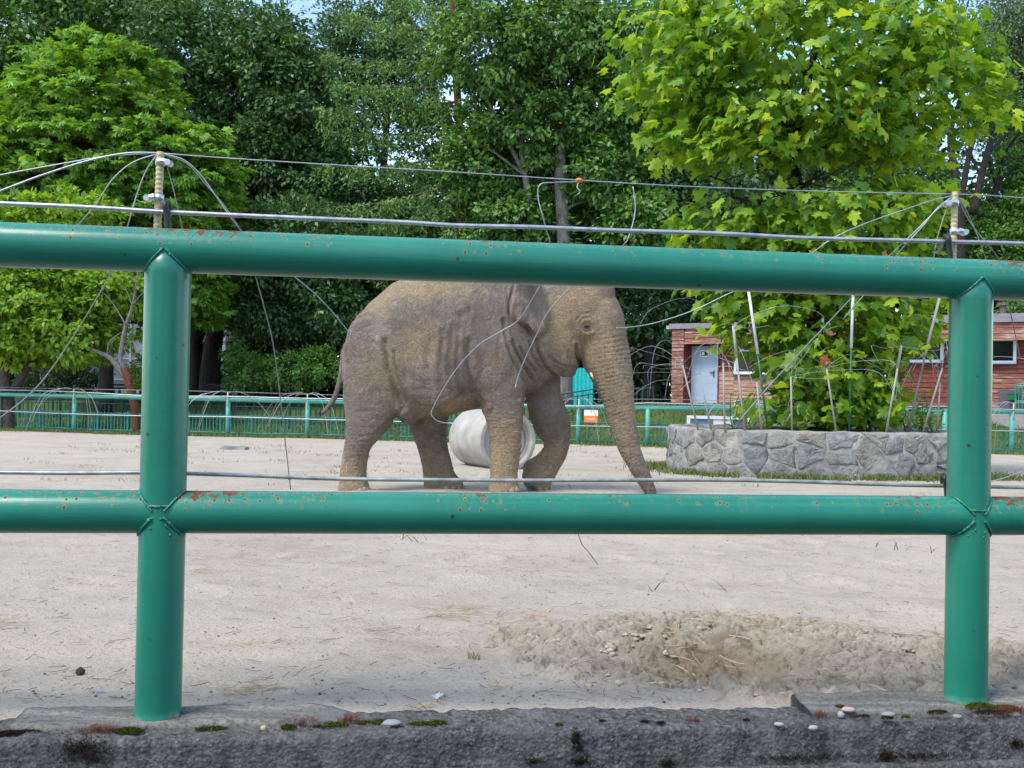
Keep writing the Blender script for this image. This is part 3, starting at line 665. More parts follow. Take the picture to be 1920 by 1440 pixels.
# eye: socket, brow and pouch
ex, ey = 1100, 614; q = np.hypot((px[:, 0] - ex) / 10, (px[:, 1] - ey) / 8)
disp[nearside] += (-.026 * np.exp(-q ** 2) + .009 * np.exp(-((q - 1.7) / .5) ** 2))[nearside]
crease([(1086, 606), (1092, 598), (1102, 595), (1112, 600)], 1.5, .009); crease([(1084, 620), (1092, 628), (1104, 631), (1114, 626)], 1.5, .008); crease([(1080, 600), (1090, 588), (1104, 586)], 1.4, .006)
# temple hollow
q = np.hypot((px[:, 0] - 1062) / 26, (px[:, 1] - 585) / 22); disp[nearside] += (-.022 * np.exp(-q ** 2))[nearside]
q = np.hypot((px[:, 0] - 1088) / 18, (px[:, 1] - 640) / 16); disp[nearside] += (-.014 * np.exp(-q ** 2))[nearside]
# rings round the trunk, curved like the skin folds
tp = np.array([(t[0], t[1]) for t in trunk], float); seg = np.concatenate([[0], np.cumsum(np.hypot(*np.diff(tp, axis=0).T))])
tt = np.interp(px[:, 1] , tp[:, 1], seg); xc = np.interp(px[:, 1], tp[:, 1], tp[:, 0])
wd = np.interp(px[:, 1], tp[:, 1], [t[2] for t in trunk]); lat = (px[:, 0] - xc) / np.maximum(wd, 1)
on = sstep(590, 640, px[:, 1]) * (px[:, 0] > xc - wd * 1.25) * (px[:, 0] > 1090) * sstep(-1.2, 0.2, lat + sstep(690, 740, px[:, 1]) * 1.5)
ph = tt + lat * 9.0 + 3.5 * vnoise(co[:, 0] * 7, co[:, 1] * 7, co[:, 2] * 7) - 5 * lat ** 2 
per = np.interp(tt, [0, 80, 200, 400], [11, 10, 8, 7]); cyc = ph / per
rg = 1 - np.abs(np.sin(np.pi * cyc)); disp += -on * (rg ** 3) * np.interp(tt, [0, 100, 250, 400], [.007, .014, .013, .007]) * (0.7 + 0.6 * vnoise(co[:, 0] * 9, co[:, 1] * 9, co[:, 2] * 9, 3))
# loose leg skin: horizontal folds near wrist and ankle
for (x0, x1, y0, y1, am) in ((630, 700, 800, 915, .010), (780, 875, 800, 915, .010), (910, 985, 760, 915, .009), (975, 1075, 790, 920, .011)):
    mk = sstep(x0 - 4, x0 + 4, px[:, 0]) * sstep(x1 + 4, x1 - 4, px[:, 0]) * sstep(y0, y0 + 25, px[:, 1]) * sstep(y1, y1 - 12, px[:, 1])
    ph = px[:, 1] / 6.5 + 2.2 * fbm(co[:, 0] * 5, co[:, 1] * 5, co[:, 2] * 5, 2, 12); disp += -mk * am * (1 - np.abs(np.sin(np.pi * ph))) ** 2.5
# general skin relief
disp += 0.006 * fbm(co[:, 0] * 4.5, co[:, 1] * 4.5, co[:, 2] * 3.0, 4, 5) + 0.0015 * fbm(co[:, 0] * 14, co[:, 1] * 14, co[:, 2] * 7, 2, 15)
r1 = fbm(co[:, 0] * 8, co[:, 1] * 8, co[:, 2] * 2.2, 2, 25); disp += -0.007 * np.clip(1 - np.abs(r1) * 8, 0, 1) * sstep(1000, 960, px[:, 0]) * sstep(690, 760, px[:, 0])
r2_ = fbm(co[:, 0] * 4, co[:, 1] * 4, co[:, 2] * 13, 2, 45); disp += -0.005 * np.clip(1 - np.abs(r2_) * 8, 0, 1) * ((px[:, 0] < 740) | (px[:, 1] > 690))
co = co + nrm * disp[:, None]
body_me.vertices.foreach_set('co', co.astype(np.float32).ravel()); body_me.update()
# dry mud and dust lying on the hide; pinkish depigmented ear rim
def blob(x, y, rx, ry): return np.exp(-(((px[:, 0] - x) / rx) ** 2 + ((px[:, 1] - y) / ry) ** 2))
dust = 0.24 + 0.72 * sstep(800, 920, px[:, 1]) * (px[:, 0] < 1080) + 0.55 * sstep(740, 830, px[:, 1]) * ((px[:, 0] > 900) & (px[:, 0] < 985)) + 0.35 * blob(1030, 850, 30, 50)
dust += 0.95 * blob(790, 535, 85, 24) + 0.6 * blob(700, 570, 40, 25) + 0.50 * blob(785, 650, 50, 55) + 0.45 * blob(730, 720, 22, 60) + 0.5 * blob(860, 760, 40, 22) + 0.3 * blob(690, 700, 30, 50)
dust += 1.05 * blob(1050, 588, 26, 22) + 0.5 * blob(1065, 590, 42, 36) + 0.75 * blob(1095, 560, 46, 30) + 0.75 * blob(1050, 640, 40, 45) + 0.7 * blob(1130, 640, 40, 70) + 0.55 * blob(1175, 780, 40, 110) + 0.2 * blob(930, 700, 40, 40) + 0.3 * blob(800, 770, 60, 14)
pink = blob(965, 570, 9, 26) + blob(985, 600, 22, 9) + 0.7 * blob(1000, 612, 12, 14) + 0.5 * blob(1000, 705, 12, 12)
pink = pink * ((px[:, 1] < 640) | (px[:, 0] < 1015)); dust = dust * (1 - 0.7 * np.clip(pink, 0, 1)) * (1 - 0.75 * blob(1008, 570, 16, 34))
for nm, ar in (('dust', dust), ('pink', pink)):
    at_ = body_me.attributes.new(nm, 'FLOAT', 'POINT'); at_.data.foreach_set('value', np.clip(ar, 0, 1.2).astype(np.float32))
body_me.polygons.foreach_set('use_smooth', [True] * len(body_me.polygons))
e_root = thing('elephant', 'grey-brown Asian elephant dusted with tan mud walking to the right across the sand', 'elephant', P(900, 923, YE))
def to_root(me): me.transform(Matrix.Translation(-e_root.location)); return me
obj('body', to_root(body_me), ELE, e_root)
EYE = plain('eye_brown', (0.020, 0.010, 0.006), 0.12, 0, 0.3, 200, 0.6); NAIL = plain('toenail', (0.30, 0.24, 0.17), 0.7, 0, 0.2, 40); NAIL_D = plain('dark_toenail', (0.06, 0.055, 0.055), 0.6); IVORY = plain('tusk_ivory', (0.62, 0.47, 0.22), 0.4, 0, 0.2, 60); TAILH = plain('tail_hair', (0.02, 0.017, 0.015), 0.6)
# surface depth of the near side at a pixel
from mathutils.bvhtree import BVHTree
_bvh = BVHTree.FromPolygons([tuple(q) for q in co.tolist()], [list(p.vertices) for p in body_me.polygons])
def hit(x, y):
    r = _bvh.ray_cast(CAM, ray(x, y).normalized()); return r[0], r[1]
h, nr = hit(1100, 614)
eyeo = lump(0.022, 3, 0.03, 3, (1.15, 0.8, 0.95)); obj('eye', eyeo, EYE, e_root, h + Vector((0, 0.004, 0)) - e_root.location)
ELE_D = plain('eyelid_skin', (0.085, 0.068, 0.058), 0.75)
for k, (a0, a1, ry, r) in enumerate(((200, 340, 4.6, .0075), (20, 160, 4.0, .007))):
    pts = []
    for a in np.linspace(R(a0), R(a1), 9):
        hh, _ = hit(1100 + 6.2 * math.cos(a), 614 + ry * math.sin(a)); pts.append((hh if hh else h) + Vector((0, -0.010, 0)) - e_root.location)
    obj('eyelid', MB().tube(pts, [r * (0.5 + 0.5 * math.sin(math.pi * i / 8)) for i in range(9)], 8).mesh('lid', True), ELE, e_root)
def nails(pts, mat):
    for (x, y, s) in pts:
        hh, nn = hit(x, y)
        if hh is None: continue
        o = obj('toenail', lump(0.001 * s * 5.4, int(x), 0.05, 2, (1.0, 0.55, 1.15)), mat, e_root, hh - e_root.location)
        o.rotation_euler = (0, 0, math.atan2(nn.y, nn.x) + math.pi / 2)
nails([(850, 915, 5), (861, 914, 5), (869, 914, 4), (836, 917, 5)], NAIL); nails([(684, 919, 5), (675, 921, 5), (690, 918, 3)], NAIL)
nails([(969, 919, 5), (960, 921, 5), (972, 918, 3)], NAIL); nails([(999, 914, 6)], NAIL_D); nails([(1012, 917, 5), (1024, 918, 5), (1034, 916, 4)], NAIL)
tk = MB().tube([P(1108, 700, eY(-.14)) - e_root.location, P(1110, 705, eY(-.165)) - e_root.location, P(1113, 710, eY(-.17)) - e_root.location], [.015, .012, .006], 10); obj('tusk', tk.mesh('tusk', True), IVORY, e_root)
th = MB()
for k in range(26):
    rs = random.Random(k); b = P(605 + rs.uniform(-2, 5), 773 + rs.uniform(-4, 3), eY(-.06 + rs.uniform(-.02, .02))) - e_root.location
    th.tube([b, b + Vector((rs.uniform(-.09, -.02), rs.uniform(-.03, .03), rs.uniform(-.07, 0.0)))], [.0025, .001], 4)
obj('tail_tuft', th.mesh('tuft'), TAILH, e_root)
# sparse body hair along back and head
hb = MB(); sel = np.where((px[:, 1] < 760) & (rng.random(n) < 0.022))[0]
for i in sel:
    d = Vector(nrm[i]) + Vector(rng.normal(0, .5, 3)); d.normalize(); b = Vector(co[i]) - e_root.location
    l_ = rng.uniform(.012, .035) * (1.4 if px[i, 1] < 600 else 1)
    s_ = d.orthogonal() * 0.0009
    hb.add([b - s_, b + s_, b + d * l_], [[0, 1, 2]])
o = obj('body_hair', hb.mesh('hair'), plain('sparse_hair', (0.16, 0.125, 0.10), 0.6), e_root); o['kind'] = 'stuff'

# ------------------------------------------------------------------ concrete drain pipe lying behind the elephant
pc = G(952, 877)
def ring_pipe():
    v, f = [], []; n = 48
    prof = [(-0.80, .455), (0.34, .455), (0.345, .465), (0.46, .465), (0.475, .455), (0.475, .405), (0.455, .385), (0.40, .375), (0.395, .345), (-0.79, .34), (-0.80, .36)]
    m = len(prof)
    for k in range(n):
        q = 2 * math.pi * k / n
        for (x, r) in prof: v.append((x, r * math.cos(q), r * math.sin(q)))
    for k in range(n):
        for i in range(m): f.append([k * m + i, k * m + (i + 1) % m, ((k + 1) % n) * m + (i + 1) % m, ((k + 1) % n) * m + i])
    return mesh_np('drain_pipe', v, f, False)
pme = ring_pipe(); pme.materials.append(CONC_PIPE); pme.polygons.foreach_set('use_smooth', [True] * len(pme.polygons)); pme.set_sharp_from_angle(angle=R(25))
PIPE = thing('concrete_pipe', 'pale concrete drain pipe section lying on the sand behind the elephant', 'concrete pipe', (pc.x - .20, pc.y + 0.43, gz(pc.x, pc.y + 0.4) - .02), R(-65))
obj('pipe_wall', pme, None, PIPE, (0, 0, 0.45))
dsc = MB().tube([(0.20, 0, 0.45), (0.33, 0, 0.45), (0.345, 0, 0.45)], [.346, .346, .335], 48); obj('inner_plug', dsc.mesh('plug'), plain('plug_concrete', (0.40, 0.41, 0.425), 0.85, var=0.08, scale=4), PIPE)

# ------------------------------------------------------------------ stone planter
PCX = P(1522, 850, 15.6).x; PCY, PA_, PB_ = 15.6, 2.17, 1.5; PZ0, PZ1 = 0.16, 0.885
def sup(a, k=1.0, ex=2.9):
    c, s = math.cos(a), math.sin(a)
    return Vector((PCX + PA_ * k * math.copysign(abs(c) ** (2 / ex), c), PCY + PB_ * k * math.copysign(abs(s) ** (2 / ex), s), 0))
NA = 720; ang = np.linspace(0, 2 * math.pi, NA + 1); per_pts = [sup(a) for a in ang]
cum = np.concatenate([[0], np.cumsum([(per_pts[i + 1] - per_pts[i]).length for i in range(NA)])]); PERIM = cum[-1]
def on_wall(u, z, out=0.0):
    u = u % PERIM; a = float(np.interp(u, cum, ang)); p = sup(a); q = sup(a + 0.01) - sup(a - 0.01); nn = Vector((q.y, -q.x, 0)).normalized()
    return Vector((p.x, p.y, z)) + nn * out
planter = thing('stone_planter', 'low grey rubble stone planter wall with a rounded end around the maple', 'planter', (PCX, PCY, 0))
pl0 = Vector((PCX, PCY, 0))
core = MB(); nseg = 240; inn = 0.26
rows = []
for k in range(nseg):
    u = PERIM * k / nseg; j = 0.018 * vnoise(k * 0.5, 1.0) 
    zt = PZ1 + 0.016 * float(fbm(k * 0.35, 2.0, 0, 2))
    o0 = on_wall(u, PZ0); o1 = on_wall(u, zt - 0.025); o2 = on_wall(u, zt, -0.03); i1 = on_wall(u, zt, -inn); i0 = on_wall(u, PZ0 + .3, -inn)
    rows.append([q - pl0 for q in (o0, o1, o2, i1, i0)])
vv = [q for r_ in rows for q in r_]; ff = []
for k in range(nseg):
    for i in range(4): ff.append([k * 5 + i, ((k + 1) % nseg) * 5 + i, ((k + 1) % nseg) * 5 + i + 1, k * 5 + i + 1])
obj('mortar_core', mesh_np('core', vv, ff), MORTAR, planter)
soil = MB(); rim = [on_wall(PERIM * k / 60, PZ1 - 0.06, -0.24) - pl0 for k in range(60)]; soil.add(rim + [Vector((0, 0, PZ1 + 0.03))], [[k, (k + 1) % 60, 60] for k in range(60)])
obj('soil', soil.mesh('soil', True), plain('dark_soil', (0.045, 0.034, 0.025), 0.95, bump=0.6), planter)
# stones: cells of a jittered diagram over the unrolled wall
H_ = PZ1 - PZ0; rs = random.Random(21); seeds = []
u_ = 0.0; 
for row, (zc_, w0) in enumerate(((0.13, 0.44), (0.38, 0.40), (0.61, 0.42))):
    u_ = rs.uniform(0, .2)
    while u_ < PERIM - 0.05:
        seeds.append((u_, zc_ + rs.uniform(-.075, .075))); u_ += w0 * rs.choice((.55, .8, 1.0, 1.3))
def clip(poly, nx_, nz_, d):
    out = []
    for i in range(len(poly)):
        a, b = poly[i], poly[(i + 1) % len(poly)]; da = a[0] * nx_ + a[1] * nz_ - d; db = b[0] * nx_ + b[1] * nz_ - d
        if da <= 0: out.append(a)
        if da * db < 0: t = da / (da - db); out.append((a[0] + (b[0] - a[0]) * t, a[1] + (b[1] - a[1]) * t))
    return out
u_front0, u_front1 = PERIM * 0.44, PERIM * 1.03
for (su, sz) in seeds:
    if not (u_front0 < su < PERIM * 0.999): continue
    poly = [(su - .6, 0.0), (su + .6, 0.0), (su + .6, H_ - 0.02), (su - .6, H_ - 0.02)]
    for (ou, oz) in seeds:
        if (ou, oz) == (su, sz) or abs(ou - su) > 1.3: continue
        nx_, nz_ = ou - su, oz - sz; l_ = math.hypot(nx_, nz_); nx_ /= l_; nz_ /= l_
        mu, mz = (ou + su) / 2, (oz + sz) / 2; poly = clip(poly, nx_, nz_, mu * nx_ + mz * nz_ - rs.uniform(.003, .010))
        if len(poly) < 3: break
    if len(poly) < 3: continue
    cu = sum(q[0] for q in poly) / len(poly); cz = sum(q[1] for q in poly) / len(poly)
    # subdivide and roughen the outline
    ring = []
    for i in range(len(poly)):
        a, b = poly[i], poly[(i + 1) % len(poly)]; k = max(1, int(math.hypot(a[0] - b[0], a[1] - b[1]) / 0.07))
        for j in range(k): ring.append((a[0] + (b[0] - a[0]) * j / k + rs.uniform(-.016, .016), a[1] + (b[1] - a[1]) * j / k + rs.uniform(-.016, .016)))
    prot = rs.uniform(0.004, 0.030); tx, tz = rs.uniform(-.10, .10), rs.uniform(-.12, .06); m = len(ring); v = []
    base_c = on_wall(cu, PZ0 + cz)
    for (sca, dep) in ((1.0, -0.03), (0.96, 0.15), (0.84, 0.85), (0.45, 1.08)):
        for (a, b) in ring:
            uu = cu + (a - cu) * sca; zz = cz + (b - cz) * sca
            d = dep if dep < 0 else dep * prot + (0 if dep < .5 else (uu - cu) * tx + (zz - cz) * tz + rs.uniform(-.010, .010))
            v.append(on_wall(uu, PZ0 + zz, d) - base_c)
    v.append(on_wall(cu, PZ0 + cz, prot * 1.05 + rs.uniform(-.008, .008)) - base_c); f = []
    for l_ in range(3):
        for k in range(m): f.append([l_ * m + k, l_ * m + (k + 1) % m, (l_ + 1) * m + (k + 1) % m, (l_ + 1) * m + k])
    f += [[3 * m + k, 3 * m + (k + 1) % m, 4 * m] for k in range(m)]
    obj('stone', mesh_np('stone', v, f, rs.random() < .6), STONE, planter, base_c - pl0)

# ------------------------------------------------------------------ leaf builders
def rep_mesh(name, tv, tf, pos, xdir, nor, size, mat=None, parent=None, bend=None):
    """copies a leaf template (x along the leaf, y across, z normal) to many places in one mesh"""
    pos = np.asarray(pos, float); N = len(pos); x = np.asarray(xdir, float); x = x / np.linalg.norm(x, axis=1, keepdims=True)
    z = np.asarray(nor, float); z = z - (z * x).sum(1, keepdims=True) * x; z = z / (np.linalg.norm(z, axis=1, keepdims=True) + 1e-9); y = np.cross(z, x)
    s = np.asarray(size, float)[:, None, None]; T = np.asarray(tv, float)
    V = pos[:, None] + s * (T[None, :, :1] * x[:, None] + T[None, :, 1:2] * y[:, None] + T[None, :, 2:] * z[:, None])
    F = (np.asarray(tf)[None] + (np.arange(N) * len(T))[:, None, None]).reshape(-1, np.asarray(tf).shape[1])
    return mesh_np(name, V.reshape(-1, 3), F, False)
def leaf_frame(x, nrm):
    x = Vector(x).normalized(); z = Vector(nrm); z = (z - x * z.dot(x)).normalized(); return Matrix((x, z.cross(x), z)).transposed()
# maple leaf, unit length: five pointed lobes
_o = [(-0.02, 0.0), (0.02, 0.16), (-0.10, 0.40), (0.16, 0.36), (0.24, 0.58), (0.40, 0.42), (0.66, 0.52), (0.60, 0.30), (0.72, 0.16), (0.84, 0.18), (1.02, 0.0)]
_o = _o + [(a, -b) for a, b in _o[-2:0:-1]]
MLV = [(0.38, 0, 0.0)] + [(a, b, -0.30 * abs(b) ** 1.3 - 0.22 * max(a - 0.35, 0) ** 1.5 - 0.05 * math.sin(9 * a + 5 * b)) for a, b in _o]
MLF = [[0, i + 1, (i + 1) % len(_o) + 1] for i in range(len(_o))]
MAPLE = foliage('maple_leaves', [(0.060, 0.150, 0.020), (0.125, 0.265, 0.026), (0.23, 0.39, 0.032), (0.40, 0.52, 0.045), (0.10, 0.22, 0.024), (0.28, 0.44, 0.035)], 0.48, 0.42, 0.35, 1.45)
DEAD = foliage('dead_leaf', [(0.38, 0.15, 0.055), (0.46, 0.20, 0.08)], 0.25, 0.7)

def branch_tree(mb, base, top, r0, r1, n=7, wob=0.1, seed=0, nn=8):
    rs = random.Random(seed); base, top = Vector(base), Vector(top); pts = []; rad = []; L_ = (top - base).length
    for i in range(n + 1):
        t = i / n; o = Vector((rs.uniform(-1, 1), rs.uniform(-1, 1), rs.uniform(-.4, .4))) * wob * L_ * 0.12 * math.sin(math.pi * t)
        pts.append(base.lerp(top, t) + o); rad.append(r0 + (r1 - r0) * t)
    pts = smoothpath(pts, 3); rad = list(np.interp(np.linspace(0, 1, len(pts)), np.linspace(0, 1, n + 1), rad)); mb.tube(pts, rad, nn); return pts

# ------------------------------------------------------------------ maple in the planter
mp = thing('maple_tree', 'bright green maple with large pointed leaves growing in the stone planter', 'maple tree', (PCX, PCY, PZ1 - 0.05))
MO = mp.location.copy()
def mpt(px_, py_, dy=0.0): return P(px_, py_, PCY + dy)
tm = MB()
trunk_pts = [Vector((P(1545, 760, PCY).x, PCY, PZ1 - 0.1)), mpt(1538, 700), mpt(1520, 560), mpt(1498, 400, .05), mpt(1492, 280, .1), mpt(1515, 150, .1), mpt(1545, 20, .15), mpt(1555, -120, .15)]
sp = smoothpath(trunk_pts, 6); tm.tube([q - MO for q in sp], list(np.interp(np.linspace(0, 1, len(sp)), [0, .3, .6, 1], [.135, .11, .08, .02])), 10)
obj('trunk', tm.mesh('trunk', True), BARK_D, mp)
mb_tips = []
limbs = [((1505, 420, .05), (1330, 330, -.5)), ((1498, 330, .1), (1290, 180, -.3)), ((1492, 300, .1), (1640, 220, -.2)), ((1510, 170, .1), (1740, 130, .2)), ((1505, 200, .1), (1280, 60, .2)), ((1515, 150, .1), (1460, 0, -.6)),
         ((1530, 80, .1), (1640, -20, .3)), ((1510, 500, 0), (1660, 430, -.5)), ((1512, 520, 0), (1380, 500, -.6)), ((1520, 560, 0), (1680, 600, -.2)), ((1525, 600, 0), (1400, 600, .1)), ((1500, 350, .1), (1560, 330, -1.1)), ((1495, 260, .1), (1420, 200, -1.2)), ((1510, 180, .1), (1580, 120, -1.1)), ((1515, 540, 0), (1560, 500, -1.1))]
for k, (a, b) in enumerate(limbs):
    lm = MB(); pts = branch_tree(lm, mpt(*a) - MO, mpt(*b) - MO, .045, .012, 6, .9, 60 + k, 6); mb_tips.append(pts)
    rs = random.Random(k)
    for j in range(5):
        q = pts[int(len(pts) * rs.uniform(.35, .95))]; branch_tree(lm, q, q + Vector((rs.uniform(-.6, .6), rs.uniform(-.6, .3), rs.uniform(-.1, .6))), .014, .004, 4, .8, k * 9 + j, 5)
    obj('limb', lm.mesh('limb', True), BARK_D, mp)
crown_blobs = [((1500, 120, 0), (300, 165, 1.9), 2500), ((1285, 110, -.2), (125, 140, 1.2), 950), ((1250, 250, -.3), (45, 45, .5), 60), ((1320, 265, -.4), (95, 55, .8), 330), ((1480, 235, -.6), (190, 75, 1.3), 850), ((1730, 190, 0), (135, 115, 1.3), 800),
               ((1640, 250, -.2), (110, 60, 1.0), 330), ((1690, 60, 0), (110, 80, 1.2), 420), ((1385, 420, -.2), (120, 60, 1.0), 480), ((1560, 420, -.4), (170, 65, 1.3), 800), ((1690, 400, -.1), (75, 70, 1.0), 320),
               ((1500, 500, 0), (235, 60, 1.4), 800), ((1420, 590, 0), (95, 75, 1.1), 360), ((1570, 600, -.2), (165, 85, 1.3), 1000), ((1650, 590, 0), (100, 60, 1.0), 330), ((1555, 700, -.3), (105, 58, 1.0), 620), ((1545, 765, -.4), (115, 40, .8), 560), ((1470, 660, -.2), (60, 50, .7), 160), ((1640, 760, -.3), (40, 30, .5), 90), ((1450, 40, 0), (260, 110, 1.6), 800)]
LP_, LX_, LN_, LS_ = [], [], [], []
for (c, r_, cnt) in crown_blobs:
    c = mpt(*c); rx, rz, ry = r_[0] * PCY / FPX, r_[1] * PCY / FPX, r_[2]
    # leaves sit on twigs: small sprays
    ns = int(cnt / 8.6)
    for k in range(ns):
        d = rng.normal(0, 1, 3); d /= np.linalg.norm(d); q = rng.uniform(0.35, 1.0) ** 0.5 * rng.uniform(.92, 1.08)
        pc_ = np.array(c) + d * np.array([rx, ry, rz]) * q
        for j in range(7):
            o = rng.normal(0, 1, 3) * np.array([.17, .17, .10]); p_ = pc_ + o
            out = p_ - np.array([PCX, PCY, p_[2] - 0.2]); out /= np.linalg.norm(out)
            xd = out * 0.8 + rng.normal(0, .6, 3) + np.array([0, 0, -0.5]); nz_ = np.array([0, 0, 0.9]) + out * 0.6 + rng.normal(0, .5, 3)
            LP_.append(p_); LX_.append(xd); LN_.append(nz_); LS_.append(.10 + .145 * rng.random() ** .8)
LP_ = np.array(LP_); LX_ = np.array(LX_); LN_ = np.array(LN_); LS_ = np.array(LS_)
okz = LP_[:, 2] > PZ1 + 0.05; LP_, LX_, LN_, LS_ = LP_[okz], LX_[okz], LN_[okz], LS_[okz]
lpx = proj(LP_); vis = (lpx[:, 1] > 0) & (lpx[:, 0] < 1900)
# front-most leaves: nearest within their 22 px cell
key = {}
for i in np.where(vis)[0]:
    k = (int(lpx[i, 0] // 24), int(lpx[i, 1] // 24))
    if k not in key or LP_[i, 1] < LP_[key[k], 1]: key[k] = i
front = sorted(key.values(), key=lambda i: -LS_[i] / LP_[i, 1])[:290]; fset = np.zeros(len(LP_), bool); fset[front] = True
def leaf_shape(wid, curl, twist, cup): return [(a, b * wid + twist * a * a, c * cup - curl * a * a + 0.10 * twist * b) for a, b, c in MLV]
SHAPES = [leaf_shape(1, 0, 0, 1), leaf_shape(.82, .22, .10, 1.7), leaf_shape(1.08, -.10, -.12, .3), leaf_shape(.70, .40, -.08, 2.4)]
kind_ = rng.integers(0, 4, len(LP_)); crown_v, crown_f, off_ = [], [], 0
for q in range(4):
    sel_ = (~fset) & (kind_ == q); me_ = rep_mesh('tmp', SHAPES[q], MLF, LP_[sel_] - np.array(MO), LX_[sel_], LN_[sel_], LS_[sel_])
    v_ = np.zeros(len(me_.vertices) * 3, np.float32); me_.vertices.foreach_get('co', v_); v_ = v_.reshape(-1, 3); f_ = np.zeros(len(me_.loops), np.int32); me_.loops.foreach_get('vertex_index', f_)
    crown_v.append(v_); crown_f.append(f_.reshape(-1, 3) + off_); off_ += len(v_); bpy.data.meshes.remove(me_)
crown_me = mesh_np('crown', np.concatenate(crown_v), np.concatenate(crown_f), False); crown = obj('crown', crown_me, MAPLE, mp); crown['kind'] = 'stuff'
leaf_meshes = []
for q in range(4): leaf_meshes.append(mesh_np('maple_leaf', SHAPES[q], MLF, False)); leaf_meshes[-1].materials.append(MAPLE)
for i in front:
    o = obj('leaf', leaf_meshes[kind_[i]], None, mp); o.matrix_local = Matrix.Translation(Vector(LP_[i]) - MO) @ leaf_frame(LX_[i], LN_[i]).to_4x4() @ Matrix.Scale(LS_[i], 4)
dl = mesh_np('dead_leaf', [(a * .75 + .1 * math.sin(7 * b), b * .7, c - .9 * b * b + .5 * (a - .5) ** 2 + .12 * math.sin(11 * a + 6 * b)) for a, b, c in MLV], MLF, False); dl.materials.append(DEAD)
for (x, y, s, dy) in ((1545, 668, .24, -1.75), (1658, 472, .14, -1.6), (1612, 206, .12, -1.5)):
    o = obj('dead_leaf', dl, None, mp); o['label'] = 'curled orange brown dead leaf'; o.matrix_local = Matrix.Translation(mpt(x, y, dy) - MO) @ leaf_frame((.5, -.2, -.6), (.2, -.9, .5)).to_4x4() @ Matrix.Scale(s, 4)

# ------------------------------------------------------------------ whisker poles round the planter
POLE_W = plain('pale_grey_pole', (0.33, 0.32, 0.295), 0.6, 0, 0.15, 20); POLE_G = plain('green_stake', (0.02, 0.11, 0.055), 0.5); POLE_D = plain('dark_grey_stake', (0.12, 0.125, 0.12), 0.5)
poles = [  # top px, mid px (sleeve joint) or None, bottom px, materials, wires, label
    ((1280, 684), None, (1309, 806), POLE_W, None, 9, 'leftmost pale pole leaning left at the planter with a spray of wires'),
    ((1311, 702), None, (1334, 806), POLE_W, None, 6, 'second pale pole from the left end of the planter, in front of the blue door'),
    ((1356, 680), None, (1359, 808), POLE_W, None, 4, 'thin upright grey pole just right of the blue door'),
    ((1375, 611), (1381, 670), (1397, 810), POLE_W, POLE_W, 3, 'tall grey pole beside the small left window of the red building'),
    ((1419, 717), None, (1428, 808), POLE_W, None, 2, 'short grey pole under the left side of the maple'),
    ((1402, 535), (1421, 664), (1440, 808), WHITE, POLE_G, 1, 'tall pole with white sleeve on a green stake at the left edge of the maple'),
    ((1483, 706), None, (1485, 811), POLE_W, None, 4, 'upright grey pole left of the maple trunk'),
    ((1550, 691), None, (1568, 813), POLE_W, None, 5, 'pale pole leaning left right in front of the maple trunk'),
    ((1600, 540), (1596, 653), (1592, 811), WHITE, POLE_G, 1, 'tall upright pole with white sleeve on a green stake right of the trunk'),
    ((1690, 648), (1683, 690), (1661, 813), POLE_W, POLE_W, 3, 'pale pole leaning right beside the dark doorway'),
    ((1763, 552), (1734, 668), (1701, 808), POLE_W, POLE_D, 2, 'long slanting pole with grey sleeve crossing the right window'),
    ((1767, 690), None, (1729, 814), POLE_W, None, 6, 'pale pole leaning right near the right green post'),
    ((1763, 717), None, (1756, 808), POLE_W, None, 2, 'short upright pole close to the right green post')]
for k, (t_, mid, b_, m1, m2, nw, lab) in enumerate(poles):
    dx = (b_[0] - 1522) / 1900 * 15; a = max(0.0, 1 - (abs(dx) / PA_) ** 2.9) ** (1 / 2.9); yb = PCY - (PB_ - 0.12) * a
    B = P(b_[0], b_[1], yb); B.z = PZ1 - 0.02; T = P(t_[0], t_[1], yb - 0.05)
    pt = thing('wire_pole', lab, 'pole', B, 0, 'whisker poles around the planter'); T = T - B
    if mid is None: obj('rod', MB().tube([(0, 0, 0), T], [.015, .012], 8).mesh('rod', True), m1, pt)
    else:
        Mx = P(mid[0], mid[1], yb - 0.03) - B
        obj('stake', MB().tube([(0, 0, 0), Mx * 1.02], [.016, .014], 8).mesh('stake', True), m2, pt); obj('sleeve', MB().tube([Mx, T], .020, 8).mesh('sleeve', True), m1, pt)
    rs = random.Random(100 + k)
    for j in range(nw):
        dr = Vector((rs.uniform(-1.2, 1.1) - (0.8 if k == 0 else 0), rs.uniform(-.9, .5), 0)); l_ = rs.uniform(.3, 1.7); up = rs.uniform(-.1, .42)
        pts = [T, T + dr * .18 * l_ + Vector((0, 0, up * .55)), T + dr * .5 * l_ + Vector((0, 0, up)), T + dr * .85 * l_ + Vector((0, 0, up * .5)), T + dr * rs.uniform(.8, 1.2) * l_ + Vector((rs.uniform(-.2, .2), 0, -.8 * rs.random() ** 2))]
        obj('whisker_wire', MB().tube(smoothpath(pts, 4), .0021, 4).mesh('wire', True), WIRE, pt)

